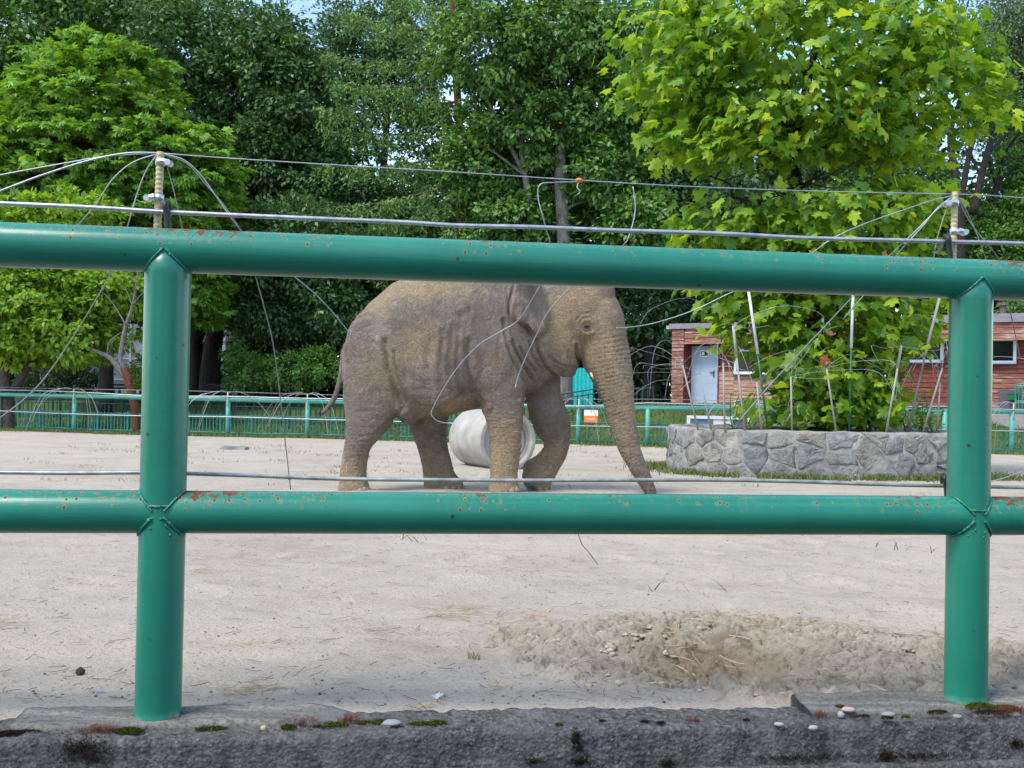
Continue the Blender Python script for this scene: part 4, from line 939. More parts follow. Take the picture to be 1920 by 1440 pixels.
# ------------------------------------------------------------------ far pipe fence with its cables
def far_pt(px_):
    d = ray(px_, 760); best = None
    for (a, b) in zip(FF[:-1], FF[1:]):
        # intersect ray in plan
        ex_, ey_ = b[0] - a[0], b[1] - a[1]; det = d.x * (-ey_) + d.y * ex_
        t = (a[0] * (-ey_) + a[1] * ex_) / det; s = (d.x * a[1] - d.y * a[0]) / (-det) if abs(det) > 1e-9 else -1
        X, Yy = d.x * t, d.y * t; s = ((X - a[0]) * ex_ + (Yy - a[1]) * ey_) / (ex_ ** 2 + ey_ ** 2)
        if -1e-6 <= s <= 1 + 1e-6: return Vector((X, Yy, 0))
    return Vector((d.x * 28 / d.y, 28, 0))
ffence = thing('pipe_fence', 'pale teal pipe fence along the far side of the enclosure', 'fence', (0, 28, 0)); FO = ffence.location.copy()
def rail_z(x): return float(np.interp(x, [-13.2, -8.2, -6.2, 2, 13], [1.005, 1.0, 0.995, 0.99, 1.105])) + 0.03
post_px = [-150, -3, 140, 284, 428, 577, 725, 870, 960, 1085, 1215, 1377, 1453, 1540, 1655, 1772, 1898, 2030]
rp = [far_pt(p_) for p_ in post_px]
rail = MB(); rail.tube([Vector((q.x, q.y, rail_z(q.x))) - FO for q in rp], .062, 12); obj('top_rail', rail.mesh('rail', True), PAINT_RAILFAR, ffence)
pmesh = MB().tube([(0, 0, 0), (0, 0, 1)], .066, 12).mesh('far_post', True); pmesh.materials.append(PAINT_RAILFAR)
for q in rp:
    z0 = gz(q.x, q.y) - .1; o = obj('post', pmesh, None, ffence, Vector((q.x, q.y, z0)) - FO); o.scale = (1, 1, rail_z(q.x) - z0)
rodm = MB().tube([(0, 0, 0), (0, 0, .42)], .018, 8).mesh('far_rod', True); rodm.materials.append(ROD)
names = ['leftmost', 'second', 'third', 'fourth']
for k, (p_, q) in enumerate(zip(post_px, rp)):
    if not 0 < p_ < 1920 or p_ in (284, 725, 870, 960, 1215, 1772): continue
    lab = {140: 'thin rod with sagging wires on the far fence post left of the left green post', 428: 'thin wired rod on the far fence post between the left green post and the elephant', 577: 'thin wired rod on the far fence post just left of the elephant tail',
           1085: 'thin wired rod on the far fence post beside the orange sign', 1377: 'thin wired rod on the far fence behind the left part of the planter', 1453: 'thin wired rod on the double teal post behind the planter', 1540: 'thin wired rod on the far fence behind the maple trunk', 1655: 'thin wired rod on the far fence behind the right part of the planter', 1898: 'thin wired rod on the far fence at the right picture edge'}[p_]
    rt_ = thing('wire_rod', lab, 'rod', (q.x, q.y - .07, rail_z(q.x) - .2), 0, 'wired rods on the far fence'); obj('rod', rodm, None, rt_)
    rs = random.Random(300 + k)
    for j in range(6):
        s = rs.choice((-1, 1)); l_ = rs.uniform(.5, 1.4); e = rs.uniform(-.2, -1.0)
        obj('whisker_wire', MB().tube(smoothpath([(0, 0, .41), (s * l_ * .3, -.1, .40 + .05 * rs.random()), (s * l_ * .7, -.25, .15), (s * l_, -.4, e)], 4), .006, 4).mesh('w', True), WIRE_D if j % 2 else WIRE, rt_)
def far_cable(zoff, r, wob, label, mat, back=-.09, seed=0, lines=None):
    rs = random.Random(seed); pts = []
    for q in rp:
        pts.append(Vector((q.x, q.y + back, rail_z(q.x) + zoff + rs.uniform(-wob, wob))))
    tag(obj('fence_cable', MB().tube(smoothpath(pts, 3), r, 5).mesh('cable', True), mat), label, 'cable')
far_cable(.09, .018, .07, 'white cable running just above the rail of the far fence', WIRE, -.10, 1); far_cable(-.52, .017, .02, 'white cable half way up the posts of the far fence', WIRE, -.12, 2); far_cable(.22, .008, .02, 'thin wire along the rod tips of the far fence', WIRE_D, -.07, 3)
# sign on the far fence
q = far_pt(1108); sg = thing('warning_sign', 'small white and orange sign hung on the far fence behind the trunk', 'sign', (q.x, q.y - .11, rail_z(q.x) - .40)); sg.rotation_euler = (0, 0, math.atan2(-1.3, 8.2))
obj('orange_panel', MB().box((0, 0, .08), (.38, .012, .18)).mesh('p'), ORANGE, sg); obj('white_panel', MB().box((0, 0, .25), (.38, .012, .155)).mesh('p'), plain('sign_white', (.78, .76, .74), .5), sg)
obj('print_line', MB().box((0, -.008, .10), (.26, .004, .02)).box((0, -.008, .06), (.20, .004, .02)).mesh('p'), plain('sign_print', (.85, .45, .30), .6), sg)
MB_ = MB().add([(0, -.009, .33), (-.035, -.009, .26), (.035, -.009, .26)], [[0, 1, 2]]); obj('print_triangle', MB_.mesh('p'), plain('sign_red', (.65, .25, .20), .6), sg)

# ------------------------------------------------------------------ picket fences
def picket_fence(label, back, height, gap, thick, x0, x1, mat, zfun, bar, postgap, maxn=290):
    t = thing('picket_fence', label, 'fence', (0, far_y(0) + back, 0)); o0 = t.location.copy()
    n_ = int((x1 - x0) / gap); xs_ = np.linspace(x0, x1, n_ + 1); ys_ = far_y(xs_) + back; zs_ = np.array([zfun(x, back) for x in xs_])
    pk = MB().box((0, 0, .5), (thick, .012, 1.0)).mesh('picket'); pk.materials.append(mat); po = MB().box((0, 0, .5), (.055, .055, 1.0)).mesh('picket_post'); po.materials.append(mat)
    vis_ = sorted(range(n_ + 1), key=lambda i: abs(xs_[i]))[:maxn]
    for i in vis_:
        ispost = i % postgap == 0
        o = obj('post' if ispost else 'picket', po if ispost else pk, None, t, Vector((xs_[i], ys_[i], zs_[i])) - o0); o.scale = (1, 1, height * (1.04 if ispost else 1.0))
    for hz in bar:
        obj('cross_bar', MB().tube([Vector((a, b, c + hz)) - o0 for a, b, c in zip(xs_[::3], ys_[::3], zs_[::3])], .020, 6).mesh('bar'), mat, t)
picket_fence('low teal picket fence standing just behind the far pipe fence', .30, .66, .109, .026, -15.5, 15.5, PICKET, lambda x, b: gz(x, far_y(x)) - .02, (.12, .62), 9)
picket_fence('dark picket fence on the grass bank behind the teal pickets', 4.6, .62, .17, .036, -19, 4.5, PICKET_DARK, lambda x, b: float(lawn_z(np.array([x]), np.array([b]))[0]) - .02, (.12, .58), 8)
picket_fence('thin tall bar fence seen above the teal pickets on the left', 3.2, .95, .30, .022, -18, 4, PICKET_DARK, lambda x, b: float(lawn_z(np.array([x]), np.array([b]))[0]) - .02, (.90,), 9)

# ------------------------------------------------------------------ red wooden building
BA = P(1258, 757, 34.7); BB = P(1780, 757, 29.9); bang = math.atan2(BB.y - BA.y, BB.x - BA.x); BD = Vector((math.cos(bang), math.sin(bang), 0)); BN = Vector((-BD.y, BD.x, 0))
BZ = 1.02
bld = thing('wooden_building', 'low red wooden building with flat grey roof edge and white windows', 'building', (BA.x, BA.y, BZ), bang)
def W(px_, py_):
    d = ray(px_, py_); t = ((BA.x) * BN.x + (BA.y) * BN.y) / (d.x * BN.x + d.y * BN.y)
    p_ = CAM + d * t; return (p_ - Vector((BA.x, BA.y, 0))).dot(BD), p_.z - BZ
UL = 0.0; UR = W(1990, 700)[0]; ZT = W(1262, 616)[1]; ZF = W(1300, 642)[1]
DEP = 5.0
def bbox(name, u0, u1, z0, z1, d0, d1, mat, parent=bld):
    me = MB().box(((u0 + u1) / 2, (d0 + d1) / 2, (z0 + z1) / 2), (u1 - u0, d1 - d0, z1 - z0)).mesh(name); return obj(name, me, mat, parent)
u_p1 = W(1281, 700)[0]; u_d0, u_d1 = W(1297, 700)[0], W(1346, 700)[0]; z_d = W(1320, 648)[1]
u_door0, u_door1 = W(1634, 700)[0], W(1659, 700)[0]
REC = 0.55      # front wall is set back behind pillar and fascia
bbox('wall_core', 0.06, UR, -.5, ZT - .05, REC + .04, DEP, WOOD_R)
bbox('plinth', -.1, UR, -.6, 0.03, -.25, REC + .1, plain('plinth_concrete', (.30, .28, .26), .9, bump=.4))
fl = bbox('roof', -.08, UR, ZT - .02, ZT + .16, -.06, DEP + .2, METAL_G); 
bbox('roof_upstand', 3.0, UR, ZT + .16, ZT + .24, .1, DEP, METAL_G)
bbox('gutter', -.20, -.09, ZT - .02, ZT + .10, -.05, .30, plain('gutter_grey', (.4, .36, .38), .5))
# fascia boards
def boards(name, u0, u1, z0, z1, d, mat, bh, parent=bld, rot=False, lap=.012):
    n_ = max(1, round((z1 - z0) / bh)); h_ = (z1 - z0) / n_
    for i in range(n_):
        za = z0 + i * h_ + .006; zb = z0 + (i + 1) * h_ - .004
        v = [(u0, d, za), (u1, d, za), (u1, d + .016, zb), (u0, d + .016, zb), (u0, d + .04, za), (u1, d + .04, za), (u1, d + .04, zb), (u0, d + .04, zb)]
        obj(name, mesh_np(name, v, [[0, 1, 2, 3], [4, 7, 6, 5], [0, 4, 5, 1], [3, 2, 6, 7], [0, 3, 7, 4], [1, 5, 6, 2]], False), mat, parent)
u_mid = W(1480, 640)[0]
for a, b in ((u_p1 + .02, 1.75), (1.79, 4.3), (4.34, 7.2), (7.24, 9.7), (9.74, UR)): boards('fascia_board', a, b, ZF, ZT - .03, 0.0, WOOD_W, .17)
bbox('fascia_trim', u_p1 + .02, UR, ZF - .05, ZF - .005, -.03, .06, WOOD_L); bbox('soffit', u_p1, UR, ZF + .01, ZF + .05, .05, REC + .04, WOOD_R)
boards('pillar_board', 0.0, u_p1, 0.03, ZT - .03, -.005, WOOD_W, .125)
bbox('pillar_core', 0.02, u_p1 - .01, 0.0, ZT - .06, .036, REC + .3, WOOD_R)
# wall boards, upper darker and lower bleached
wz = W(1400, 697)[1]
w1 = (W(1389, 656)[0], W(1447, 656)[0], W(1400, 701)[1], W(1400, 655)[1])
# note: the recessed wall sees a slight shift, measured on the recess plane
def W2(px_, py_):
    d = ray(px_, py_); o = Vector((BA.x, BA.y, 0)) + BN * REC; t = (o.x * BN.x + o.y * BN.y) / (d.x * BN.x + d.y * BN.y); p_ = CAM + d * t; return (p_ - o).dot(BD), p_.z - BZ
d0, d1 = W2(1297, 700)[0], W2(1346, 700)[0]; zd = W2(1320, 649)[1]; zb0 = W2(1320, 757)[1]
wz = W2(1400, 697)[1]
win = [(W2(1389, 0)[0], W2(1449, 0)[0], W2(1400, 701)[1], W2(1400, 655)[1]), (W2(1701, 0)[0], W2(1778, 0)[0], W2(1740, 679)[1], W2(1740, 633)[1]), (W2(1838, 0)[0], W2(1914, 0)[0], W2(1880, 681)[1], W2(1880, 635)[1])]
e0, e1 = W2(1634, 700)[0], W2(1659, 700)[0]; lo_end = W2(1500, 700)[0]
segs = [(d1 + .05, win[0][0] - .02), (win[0][0] - .02, win[0][1] + .02), (win[0][1] + .02, e0), (e1 + .03, win[1][0] - .02), (win[1][0] - .02, win[1][1] + .02), (win[1][1] + .02, win[2][0] - .02), (win[2][0] - .02, win[2][1] + .02), (win[2][1] + .02, UR)]
for k, (a, b) in enumerate(segs):
    wi = {1: win[0], 4: win[1], 6: win[2]}.get(k)
    right = k >= 3; mlow = WOOD_L if not right else (WOOD_W if k >= 6 else WOOD_R); msp = wz if not right else W2(1880, 700)[1]
    for (z0, z1, m_) in ((0.04, msp, mlow), (msp, ZF, WOOD_R)):
        if wi is None: boards('wall_board', a, b, z0, z1, REC - (.02 if m_ is WOOD_L else 0), m_, .145)
        else:
            if z0 < wi[2] - .03: boards('wall_board', a, b, z0, min(z1, wi[2] - .03), REC - (.02 if m_ is WOOD_L else 0), m_, .145)
            if z1 > wi[3] + .03: boards('wall_board', a, b, max(z0, wi[3] + .03), z1, REC, m_, .145)
for wi in win:
    a, b, z0, z1 = wi; w_ = obj('window', MB().box(((a + b) / 2, REC + .015, (z0 + z1) / 2), (b - a - .10, .02, z1 - z0 - .10)).mesh('pane'), GLASS, bld)
    fr = MB()
    fr.box((a + .03, REC - .01, (z0 + z1) / 2), (.085, .07, z1 - z0)).box((b - .03, REC - .01, (z0 + z1) / 2), (.085, .07, z1 - z0)).box(((a + b) / 2, REC - .012, z1 - .03), (b - a - .03, .066, .085)).box(((a + b) / 2, REC - .012, z0 + .03), (b - a - .03, .066, .085))
    obj('frame', fr.mesh('frame'), FRAME, w_); obj('sill', MB().box(((a + b) / 2, REC - .06, z0 - .02), (b - a + .06, .16, .025)).mesh('sill'), METAL_G, w_)
dr = bbox('door', d0, d1, zb0, zd, REC - .03, REC + .03, DOOR)
bbox('door_frame', d1, d1 + .045, zb0, zd + .03, REC - .04, REC + .04, WOOD_R); bbox('door_lintel', d0 - .05, d1 + .045, zd + .031, zd + .16, REC - .04, REC + .04, WOOD_R); bbox('door_jamb', d0 - .30, d0 - .005, zb0, zd + .03, REC - .02, REC + .04, WOOD_R)
hx = W2(1341, 700); obj('handle', MB().box((hx[0] - .03, REC - .05, hx[1] - .02), (.035, .02, .22)).box((hx[0] - .10, REC - .07, hx[1] + .03), (.14, .025, .025)).mesh('handle'), BLACK, dr)
sg2 = W2(1322, 663); obj('door_sign', MB().box((sg2[0], REC - .034, sg2[1]), (.30, .008, .21)).mesh('sign'), plain('sign_card', (.75, .75, .75), .5), dr); obj('door_sign_print', MB().box((sg2[0], REC - .040, sg2[1]), (.24, .006, .15)).mesh('p'), BLACK, dr); obj('door_sign_mark', MB().box((sg2[0] - .05, REC - .045, sg2[1]), (.09, .006, .10)).mesh('p'), FRAME, dr)
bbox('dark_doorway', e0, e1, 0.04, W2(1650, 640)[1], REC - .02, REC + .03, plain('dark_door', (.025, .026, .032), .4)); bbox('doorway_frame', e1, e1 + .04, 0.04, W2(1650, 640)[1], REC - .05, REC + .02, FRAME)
lampu, lampz = W2(1772, 635); lp = MB().tube([(lampu, REC - .02, lampz), (lampu, REC - .30, lampz)], [.10, .14], 14); obj('wall_lamp', lp.mesh('lamp'), BLACK, bld)
cpu, cpz = W(1872, 580); obj('roof_vent', MB().tube([(cpu, 1.0, ZT + .1), (cpu, 1.0, ZT + .55)], .09, 10).tube([(cpu, 1.0, ZT + .55), (cpu, 1.0, ZT + .63)], .16, 10).mesh('vent'), plain('rusty_vent', (.16, .10, .08), .8), bld)
# dark notice board with a green letter box, green gate post at the right
nb = W2(1897, 728); t = thing('notice_board', 'dark board with a green box against the red wall at the right edge', 'board', Vector((BA.x, BA.y, BZ + .02)) + BD * nb[0] + BN * (REC - .28), bang)
obj('board', MB().box((0, 0, .36), (.62, .05, .70)).mesh('b'), plain('slate_board', (.085, .080, .095), .6), t); obj('green_box', MB().box((.06, -.10, .50), (.24, .14, .16)).box((.06, -.10, .59), (.27, .17, .03)).mesh('b'), plain('box_green', (.012, .13, .05), .4), t)
obj('board_foot', MB().box((-.2, 0, .01), (.06, .2, .03)).box((.2, 0, .01), (.06, .2, .03)).mesh('b'), BLACK, t)
gp = W2(1913, 740); t = thing('green_gate', 'narrow green metal gate beside the dark board at the right edge', 'gate', Vector((BA.x, BA.y, BZ - .1)) + BD * (gp[0] + .06) + BN * (REC - .55), bang)
obj('gate_frame', MB().tube([(-.12, 0, 0), (-.12, 0, 1.0)], .025, 8).tube([(.14, 0, 0), (.14, 0, 1.05)], .025, 8).tube([(-.12, 0, .98), (.14, 0, 1.0)], .02, 8).tube([(-.12, 0, .5), (.14, 0, .5)], .02, 8).mesh('g'), PICKET, t)
for k in (-.04, .05): obj('bar', MB().tube([(k, 0, .05), (k, 0, .98)], .014, 6).mesh('b'), PICKET, t)
# blue and white framed panel lying behind the planter
pp = P(1350, 800, 20.5); zb = gz(pp.x, 20.5); sc_ = 20.5 / FPX
t = thing('framed_panel', 'white framed blue panel standing low behind the left end of the planter', 'panel', (P(1347, 800, 20.5).x, 20.5, zb)); w_ = 118 * sc_; top = P(1347, 780, 20.5).z - zb
obj('frame', MB().box((0, 0, top - .03), (w_, .06, .06)).box((-w_ / 2 + .03, .002, top / 2 - .03), (.06, .056, top - .06)).box((w_ / 2 - .03, .002, top / 2 - .03), (.06, .056, top - .06)).box((0, .002, .03), (w_ - .13, .05, .06)).mesh('f'), FRAME, t)
obj('blue_panel', MB().box((-w_ * .27, .01, top / 2), (w_ * .32, .03, top - .14)).mesh('p'), plain('panel_blue', (.10, .20, .36), .3), t); obj('white_panel', MB().box((w_ * .06, .01, top / 2), (w_ * .28, .03, top - .14)).mesh('p'), FRAME, t); obj('blue_panel', MB().box((w_ * .34, .01, top / 2), (w_ * .22, .03, top - .14)).mesh('p'), plain('panel_slate', (.09, .14, .24), .3), t)
# teal sheet seen under the elephant's chin
q = P(1092, 760, 33.0); zl = float(lawn_z(np.array([q.x]), np.array([33.0 - far_y(q.x)]))[0]); t = thing('teal_screen', 'bright turquoise screen panel behind the fence under the elephant chin', 'screen', (q.x, 33.0, zl)); zt = P(1092, 690, 33).z - zl; zb_ = max(P(1092, 762, 33).z - zl, 0.02)
bnd = MB()
for k in range(10): a0 = -.33 + .066 * k; bnd.add([(a0, .02 * (k % 2), zb_), (a0 + .066, .02 * ((k + 1) % 2), zb_), (a0 + .066, .02 * ((k + 1) % 2), zt), (a0, .02 * (k % 2), zt)], [[0, 1, 2, 3]])
obj('sheet', bnd.mesh('sheet'), plain('turquoise_sheet', (.01, .42, .40), .5), t)
for s in (-1, 1): obj('pole', MB().tube([(s * .35, .02, 0), (s * .35, .02, zt + .1)], .025, 8).mesh('pole'), PICKET_DARK, t)
# pale glazed hall and small sheds glimpsed on the left behind the trees
hg = P(190, 740, 58); t = thing('glazed_hall', 'pale grey glazed hall glimpsed through the trees on the left', 'building', (hg.x, 58, .6))
obj('wall', MB().box((0, 3, 2.2), (14, 5.8, 4.4)).mesh('w'), plain('hall_grey', (.40, .42, .46), .5), t)
for k in range(9): obj('glazing_bar', MB().box((-6.4 + 1.6 * k, .04, 2.2), (.07, .10, 4.4)).mesh('b'), FRAME, t)
for z in (1.2, 2.4, 3.6): obj('glazing_bar', MB().box((0, .03, z), (14, .06, .07)).mesh('b'), FRAME, t)
hg = P(425, 735, 56); t = thing('pale_shed', 'pale blue sloping roof glimpsed between dark trunks left of the elephant', 'shed', (hg.x, 56, .6))
obj('wall', MB().box((0, 1.6, .9), (2.4, 3, 1.8)).mesh('w'), plain('shed_cream', (.55, .55, .50), .7), t)
obj('roof', mesh_np('r', [(-1.4, -.1, 2.9), (1.4, -.1, 1.3), (1.4, 3.3, 1.3), (-1.4, 3.3, 2.9), (-1.4, -.1, 1.7), (1.4, -.1, 1.2), (1.4, 3.3, 1.2), (-1.4, 3.3, 1.7)], [[0, 1, 2, 3], [4, 7, 6, 5], [0, 4, 5, 1], [3, 2, 6, 7], [0, 3, 7, 4], [1, 5, 6, 2]], False), plain('roof_blue_grey', (.50, .55, .66), .5), t)
for (x_, lab) in ((238, 'dark park shelter behind the fence left of the left green post'), (408, 'dark park shelter behind the fence right of the left green post')):
    q = P(x_, 742, 40); t = thing('park_shelter', lab, 'shelter', (q.x, 40, float(lawn_z(np.array([q.x]), np.array([40 - far_y(q.x)]))[0])))
    zt = P(x_, 722, 40).z - t.location.z; obj('roof', MB().box((0, 0, zt), (1.1, .9, .09)).box((0, 0, zt - .12), (.95, .8, .08)).mesh('r'), plain('shelter_dark', (.05, .043, .04), .8), t)
    for sx in (-.42, .42):
        for sy in (-.3, .3): obj('post', MB().box((sx, sy, zt / 2 - .08), (.08, .08, zt - .16)).mesh('p'), BARK, t)

# ------------------------------------------------------------------ trees
QV = [(0, 0, 0), (.5, .28, .03), (1, 0, -.10), (.5, -.28, .03)]; QF = [[0, 1, 2, 3]]
LV4 = [(0, 0, 0), (.3, .26, .02), (.7, .22, -.02), (1, 0, -.14), (.7, -.22, -.02), (.3, -.26, .02)]; LF4 = [[0, 1, 2, 3], [0, 3, 4, 5]]
def palmate():
    v, f = [], []
    for k, a in enumerate((-100, -62, -28, 0, 28, 62, 100)):
        l_ = (.62, .82, .95, 1, .95, .82, .62)[k]; c, s = math.cos(R(a)), math.sin(R(a)); n = len(v)
        for (r_, w_, z_) in ((.03, 0, 0), (.60, .19, -.06), (1.0, 0, -.30), (.60, -.19, -.06)): v.append(((r_ * c - w_ * s) * l_, (r_ * s + w_ * c) * l_, z_ * l_))
        f.append([n, n + 1, n + 2, n + 3])
    return v, f
PALV, PALF = palmate()
def leaves(blobs, n_clump, per, clump_r, size, seed, shell=.55, flat=.55, upw=.8, droop=.3, tv=QV, tf=QF, name='crown', gap=0.0):
    """clumps of leaves spread through ellipsoids: blobs = [(centre, (rx, ry, rz), weight)]"""
    g = np.random.default_rng(seed); w = np.array([b[2] for b in blobs], float); w /= w.sum(); which = g.choice(len(blobs), n_clump, p=w)
    C = np.array([list(b[0]) for b in blobs])[which]; Rr = np.array([b[1] for b in blobs])[which]
    d = g.normal(0, 1, (n_clump, 3)); d /= np.linalg.norm(d, axis=1, keepdims=True); q = shell + (1 - shell) * g.random(n_clump) ** .7
    q *= 1 + .12 * fbm(d[:, 0] * 2.3 + which, d[:, 1] * 2.3, d[:, 2] * 2.3, 2, seed)
    cc = C + d * Rr * q[:, None]
    if gap:
        keepm = fbm(cc[:, 0] * .55, cc[:, 1] * .55, cc[:, 2] * .75, 2, seed + 3) > -gap; cc, d = cc[keepm], d[keepm]
    cr = clump_r * g.uniform(.55, 1.35, len(cc)); N = len(cc) * per
    e = g.normal(0, 1, (N, 3)); e /= np.linalg.norm(e, axis=1, keepdims=True); e *= g.random((N, 1)) ** .45
    ci = np.repeat(np.arange(len(cc)), per); pos = cc[ci] + e * cr[ci][:, None] * np.array([1, 1, flat])
    out = d[ci] * .7 + e * .6
    nor = out * .7 + np.array([0, 0, upw]) + g.normal(0, .45, (N, 3)); xd = out + g.normal(0, .6, (N, 3)) + np.array([0, 0, -droop]); sz = size * g.uniform(.65, 1.3, N)
    return pos, xd, nor, sz
def bl(px_, py_, Y, rx, ry, rd, w=1.0): return (P(px_, py_, Y), (rx * Y / FPX, rd, ry * Y / FPX), w)
F_DARK = foliage('dark_broadleaf', [(0.034, 0.085, 0.027), (0.051, 0.124, 0.036), (0.085, 0.177, 0.051), (0.142, 0.241, 0.071)], .22, .45, .4, 1.5)
F_MID = foliage('mid_broadleaf', [(0.043, 0.112, 0.029), (0.078, 0.182, 0.038), (0.130, 0.259, 0.049), (0.184, 0.317, 0.069)], .28, .45, .4, 1.5)
F_CHEST = foliage('chestnut_leaves', [(0.090, 0.203, 0.030), (0.139, 0.296, 0.040), (0.204, 0.390, 0.051), (0.276, 0.468, 0.072)], .32, .5, .3, 1.5)
F_LIME = foliage('fresh_yellow_green_leaves', [(0.121, 0.234, 0.025), (0.185, 0.330, 0.032), (0.256, 0.413, 0.040), (0.328, 0.468, 0.051)], .38, .5, .3, 1.4)
F_LARCH = foliage('larch_needles', [(0.072, 0.151, 0.047), (0.114, 0.227, 0.063), (0.178, 0.312, 0.087), (0.229, 0.324, 0.110)], .25, .6, .25, 1.4)
F_BIRCH = foliage('birch_leaves', [(0.065, 0.111, 0.044), (0.104, 0.163, 0.068), (0.143, 0.202, 0.098)], .3, .5, .35, 1.3)
F_FINE = foliage('feathery_leaves', [(0.060, 0.155, 0.033), (0.106, 0.231, 0.043), (0.157, 0.301, 0.056)], .35, .5, .3, 1.4)
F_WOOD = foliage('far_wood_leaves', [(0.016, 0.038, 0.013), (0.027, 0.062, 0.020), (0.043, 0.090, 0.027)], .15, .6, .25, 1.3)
def tree(label, base_px, base_py, Y, mat, lv, bark, limbs, cat='tree', tv=QV, tf=QF, name='broadleaf_tree', stems=()):
    b = P(base_px, base_py, Y); b.z = float(lawn_z(np.array([b.x]), np.array([max(Y - far_y(b.x), 0)]))[0]) - .05
    t = thing(name, label, cat, b); pos, xd, nor, sz = lv
    cme = rep_mesh('crown', tv, tf, pos - np.array(b), xd, nor, sz); obj('crown', cme, mat, t)
    if limbs:
        mbt = MB(); 
        for k, (pts, r0, r1) in enumerate(limbs):
            pp_ = [(P(p_[0], p_[1], Y + (p_[2] if len(p_) > 2 else 0)) - b) for p_ in pts]
            if k == 0: pp_[0].z = 0; pp_[0].x = pp_[0].x
            s_ = smoothpath(pp_, 5); m_ = MB().tube(s_, list(np.linspace(r0, r1, len(s_))), 9)
            obj('trunk' if k == 0 else 'limb', m_.mesh('trunk', True), bark, t)
    return t
# left: horse chestnut, rounded, tiers of drooping leaves
tree('rounded light green horse chestnut with tiers of drooping leaves at upper left', 185, 740, 37, F_CHEST,
     leaves([bl(185, 205, 37, 165, 130, 3.2, 3), bl(190, 300, 37, 245, 100, 3.6, 4), bl(60, 330, 37, 140, 110, 3, 2), bl(330, 330, 37, 110, 100, 3, 2), bl(210, 400, 37, 240, 70, 3.4, 2.4), bl(330, 560, 37, 90, 80, 2.2, 1.2), bl(330, 480, 37, 110, 80, 2.2, 1.2), bl(120, 560, 37.5, 120, 90, 2.0, .8)], 1650, 24, .50, .27, 3, .5, .26, 1.6, .05),
     BARK_D, [([(198, 770), (200, 600), (196, 450), (190, 300)], .30, .08), ([(200, 560), (120, 430), (70, 330)], .12, .03), ([(200, 520), (280, 420), (330, 330)], .12, .03)], 'horse chestnut', PALV, PALF, 'chestnut_tree')
# low bright tree at the left edge
tree('bright yellow green small tree at the left edge below the top rail', 20, 745, 31.5, F_LIME,
     leaves([bl(60, 560, 31.5, 130, 90, 1.9, 3), bl(120, 620, 31.5, 110, 70, 1.6, 2), bl(40, 640, 31.5, 100, 50, 1.5, 1.3), bl(110, 400, 32, 130, 38, 1.2, 1.2), bl(215, 545, 31.5, 60, 50, 1.0, .9), bl(30, 470, 31.5, 100, 60, 1.5, 1.2)], 620, 46, .42, .19, 5, .45, .40, 1.0, .3, LV4, LF4),
     BARK, [([(18, 800), (14, 740), (10, 700), (25, 620), (50, 540)], .24, .06), ([(16, 745), (42, 705), (70, 660), (110, 600)], .16, .04)], tv=LV4, tf=LF4, name='small_tree')
# dark trees behind, upper left and centre left
tree('tall mid green tree filling the top left corner behind the chestnut', 60, 740, 47, F_MID,
     leaves([bl(60, 60, 47, 150, 120, 4, 3), bl(190, 20, 47, 130, 70, 4, 2), bl(-40, 200, 47, 120, 160, 4, 2), bl(60, 250, 48, 160, 150, 3, 1.5)], 900, 46, .75, .27, 7, .45, .7, .7, .2), BARK_D, [([(60, 760), (62, 500), (60, 200)], .35, .10)], name='broadleaf_tree')
tree('dark dense tree rising behind the chestnut towards the blue sky gap', 365, 740, 44, F_DARK,
     leaves([bl(360, 100, 44, 120, 140, 3.5, 3), bl(450, 200, 44, 105, 160, 3.5, 3), bl(400, 330, 44, 110, 120, 3.2, 2), bl(470, 380, 44, 80, 110, 3, 1.6), bl(300, 20, 45, 90, 60, 3, 1), bl(380, 530, 44, 110, 70, 3, 1.6)], 1250, 46, .62, .23, 9, .35, .6, .7, .25, gap=.5), BARK_D,
     [([(362, 775), (366, 640), (370, 450), (365, 200)], .42, .12), ([(372, 640), (420, 480), (450, 300)], .18, .05)])
tree('second dark trunked tree with bluish green crown left of the larch', 392, 740, 42.5, F_DARK,
     leaves([bl(500, 110, 43, 75, 110, 3, 2), bl(560, 190, 43, 70, 120, 3, 2), bl(520, 300, 43, 70, 90, 2.6, 1.5), bl(590, 330, 43, 60, 80, 2.4, 1), bl(455, 560, 43, 100, 60, 2.4, 1.5)], 950, 46, .58, .23, 15, .35, .6, .7, .25, gap=.5), BARK_D, [([(392, 775), (398, 660), (430, 480), (500, 250), (520, 100)], .48, .10)])
tree('dark twin trunk tree standing between the left green post and the elephant', 517, 740, 40, F_DARK,
     leaves([bl(560, 470, 40, 120, 100, 2.6, 2), bl(480, 470, 40, 90, 90, 2.4, 1.4), bl(620, 560, 40, 70, 90, 2.2, 1), bl(540, 590, 40.5, 130, 50, 2.0, 1.2)], 800, 46, .52, .20, 17, .4, .6, .7, .3), BARK_D, [([(517, 775), (519, 640), (524, 500), (540, 380)], .25, .08), ([(541, 772), (540, 640), (548, 520), (570, 420)], .22, .07)])
tree('dark feathery tree mass behind the larch branches', 700, 740, 47, F_DARK,
     leaves([bl(640, 120, 47, 70, 110, 3, 1.4), bl(700, 60, 47, 110, 90, 3, 1.4), bl(640, 300, 47, 90, 90, 3, 1.6), bl(700, 400, 47, 130, 80, 3, 2), bl(800, 60, 47, 110, 120, 3, 1.8), bl(620, 420, 47, 90, 80, 3, 1.4), bl(830, 380, 47, 100, 80, 3, 1.6), bl(740, 170, 48, 80, 70, 2, .8), bl(800, 250, 49, 70, 60, 2, .7)], 1000, 46, .60, .22, 19, .3, .6, .7, .3, gap=.40), BARK_D, [([(700, 775), (705, 600), (720, 300), (740, 60)], .34, .08)])
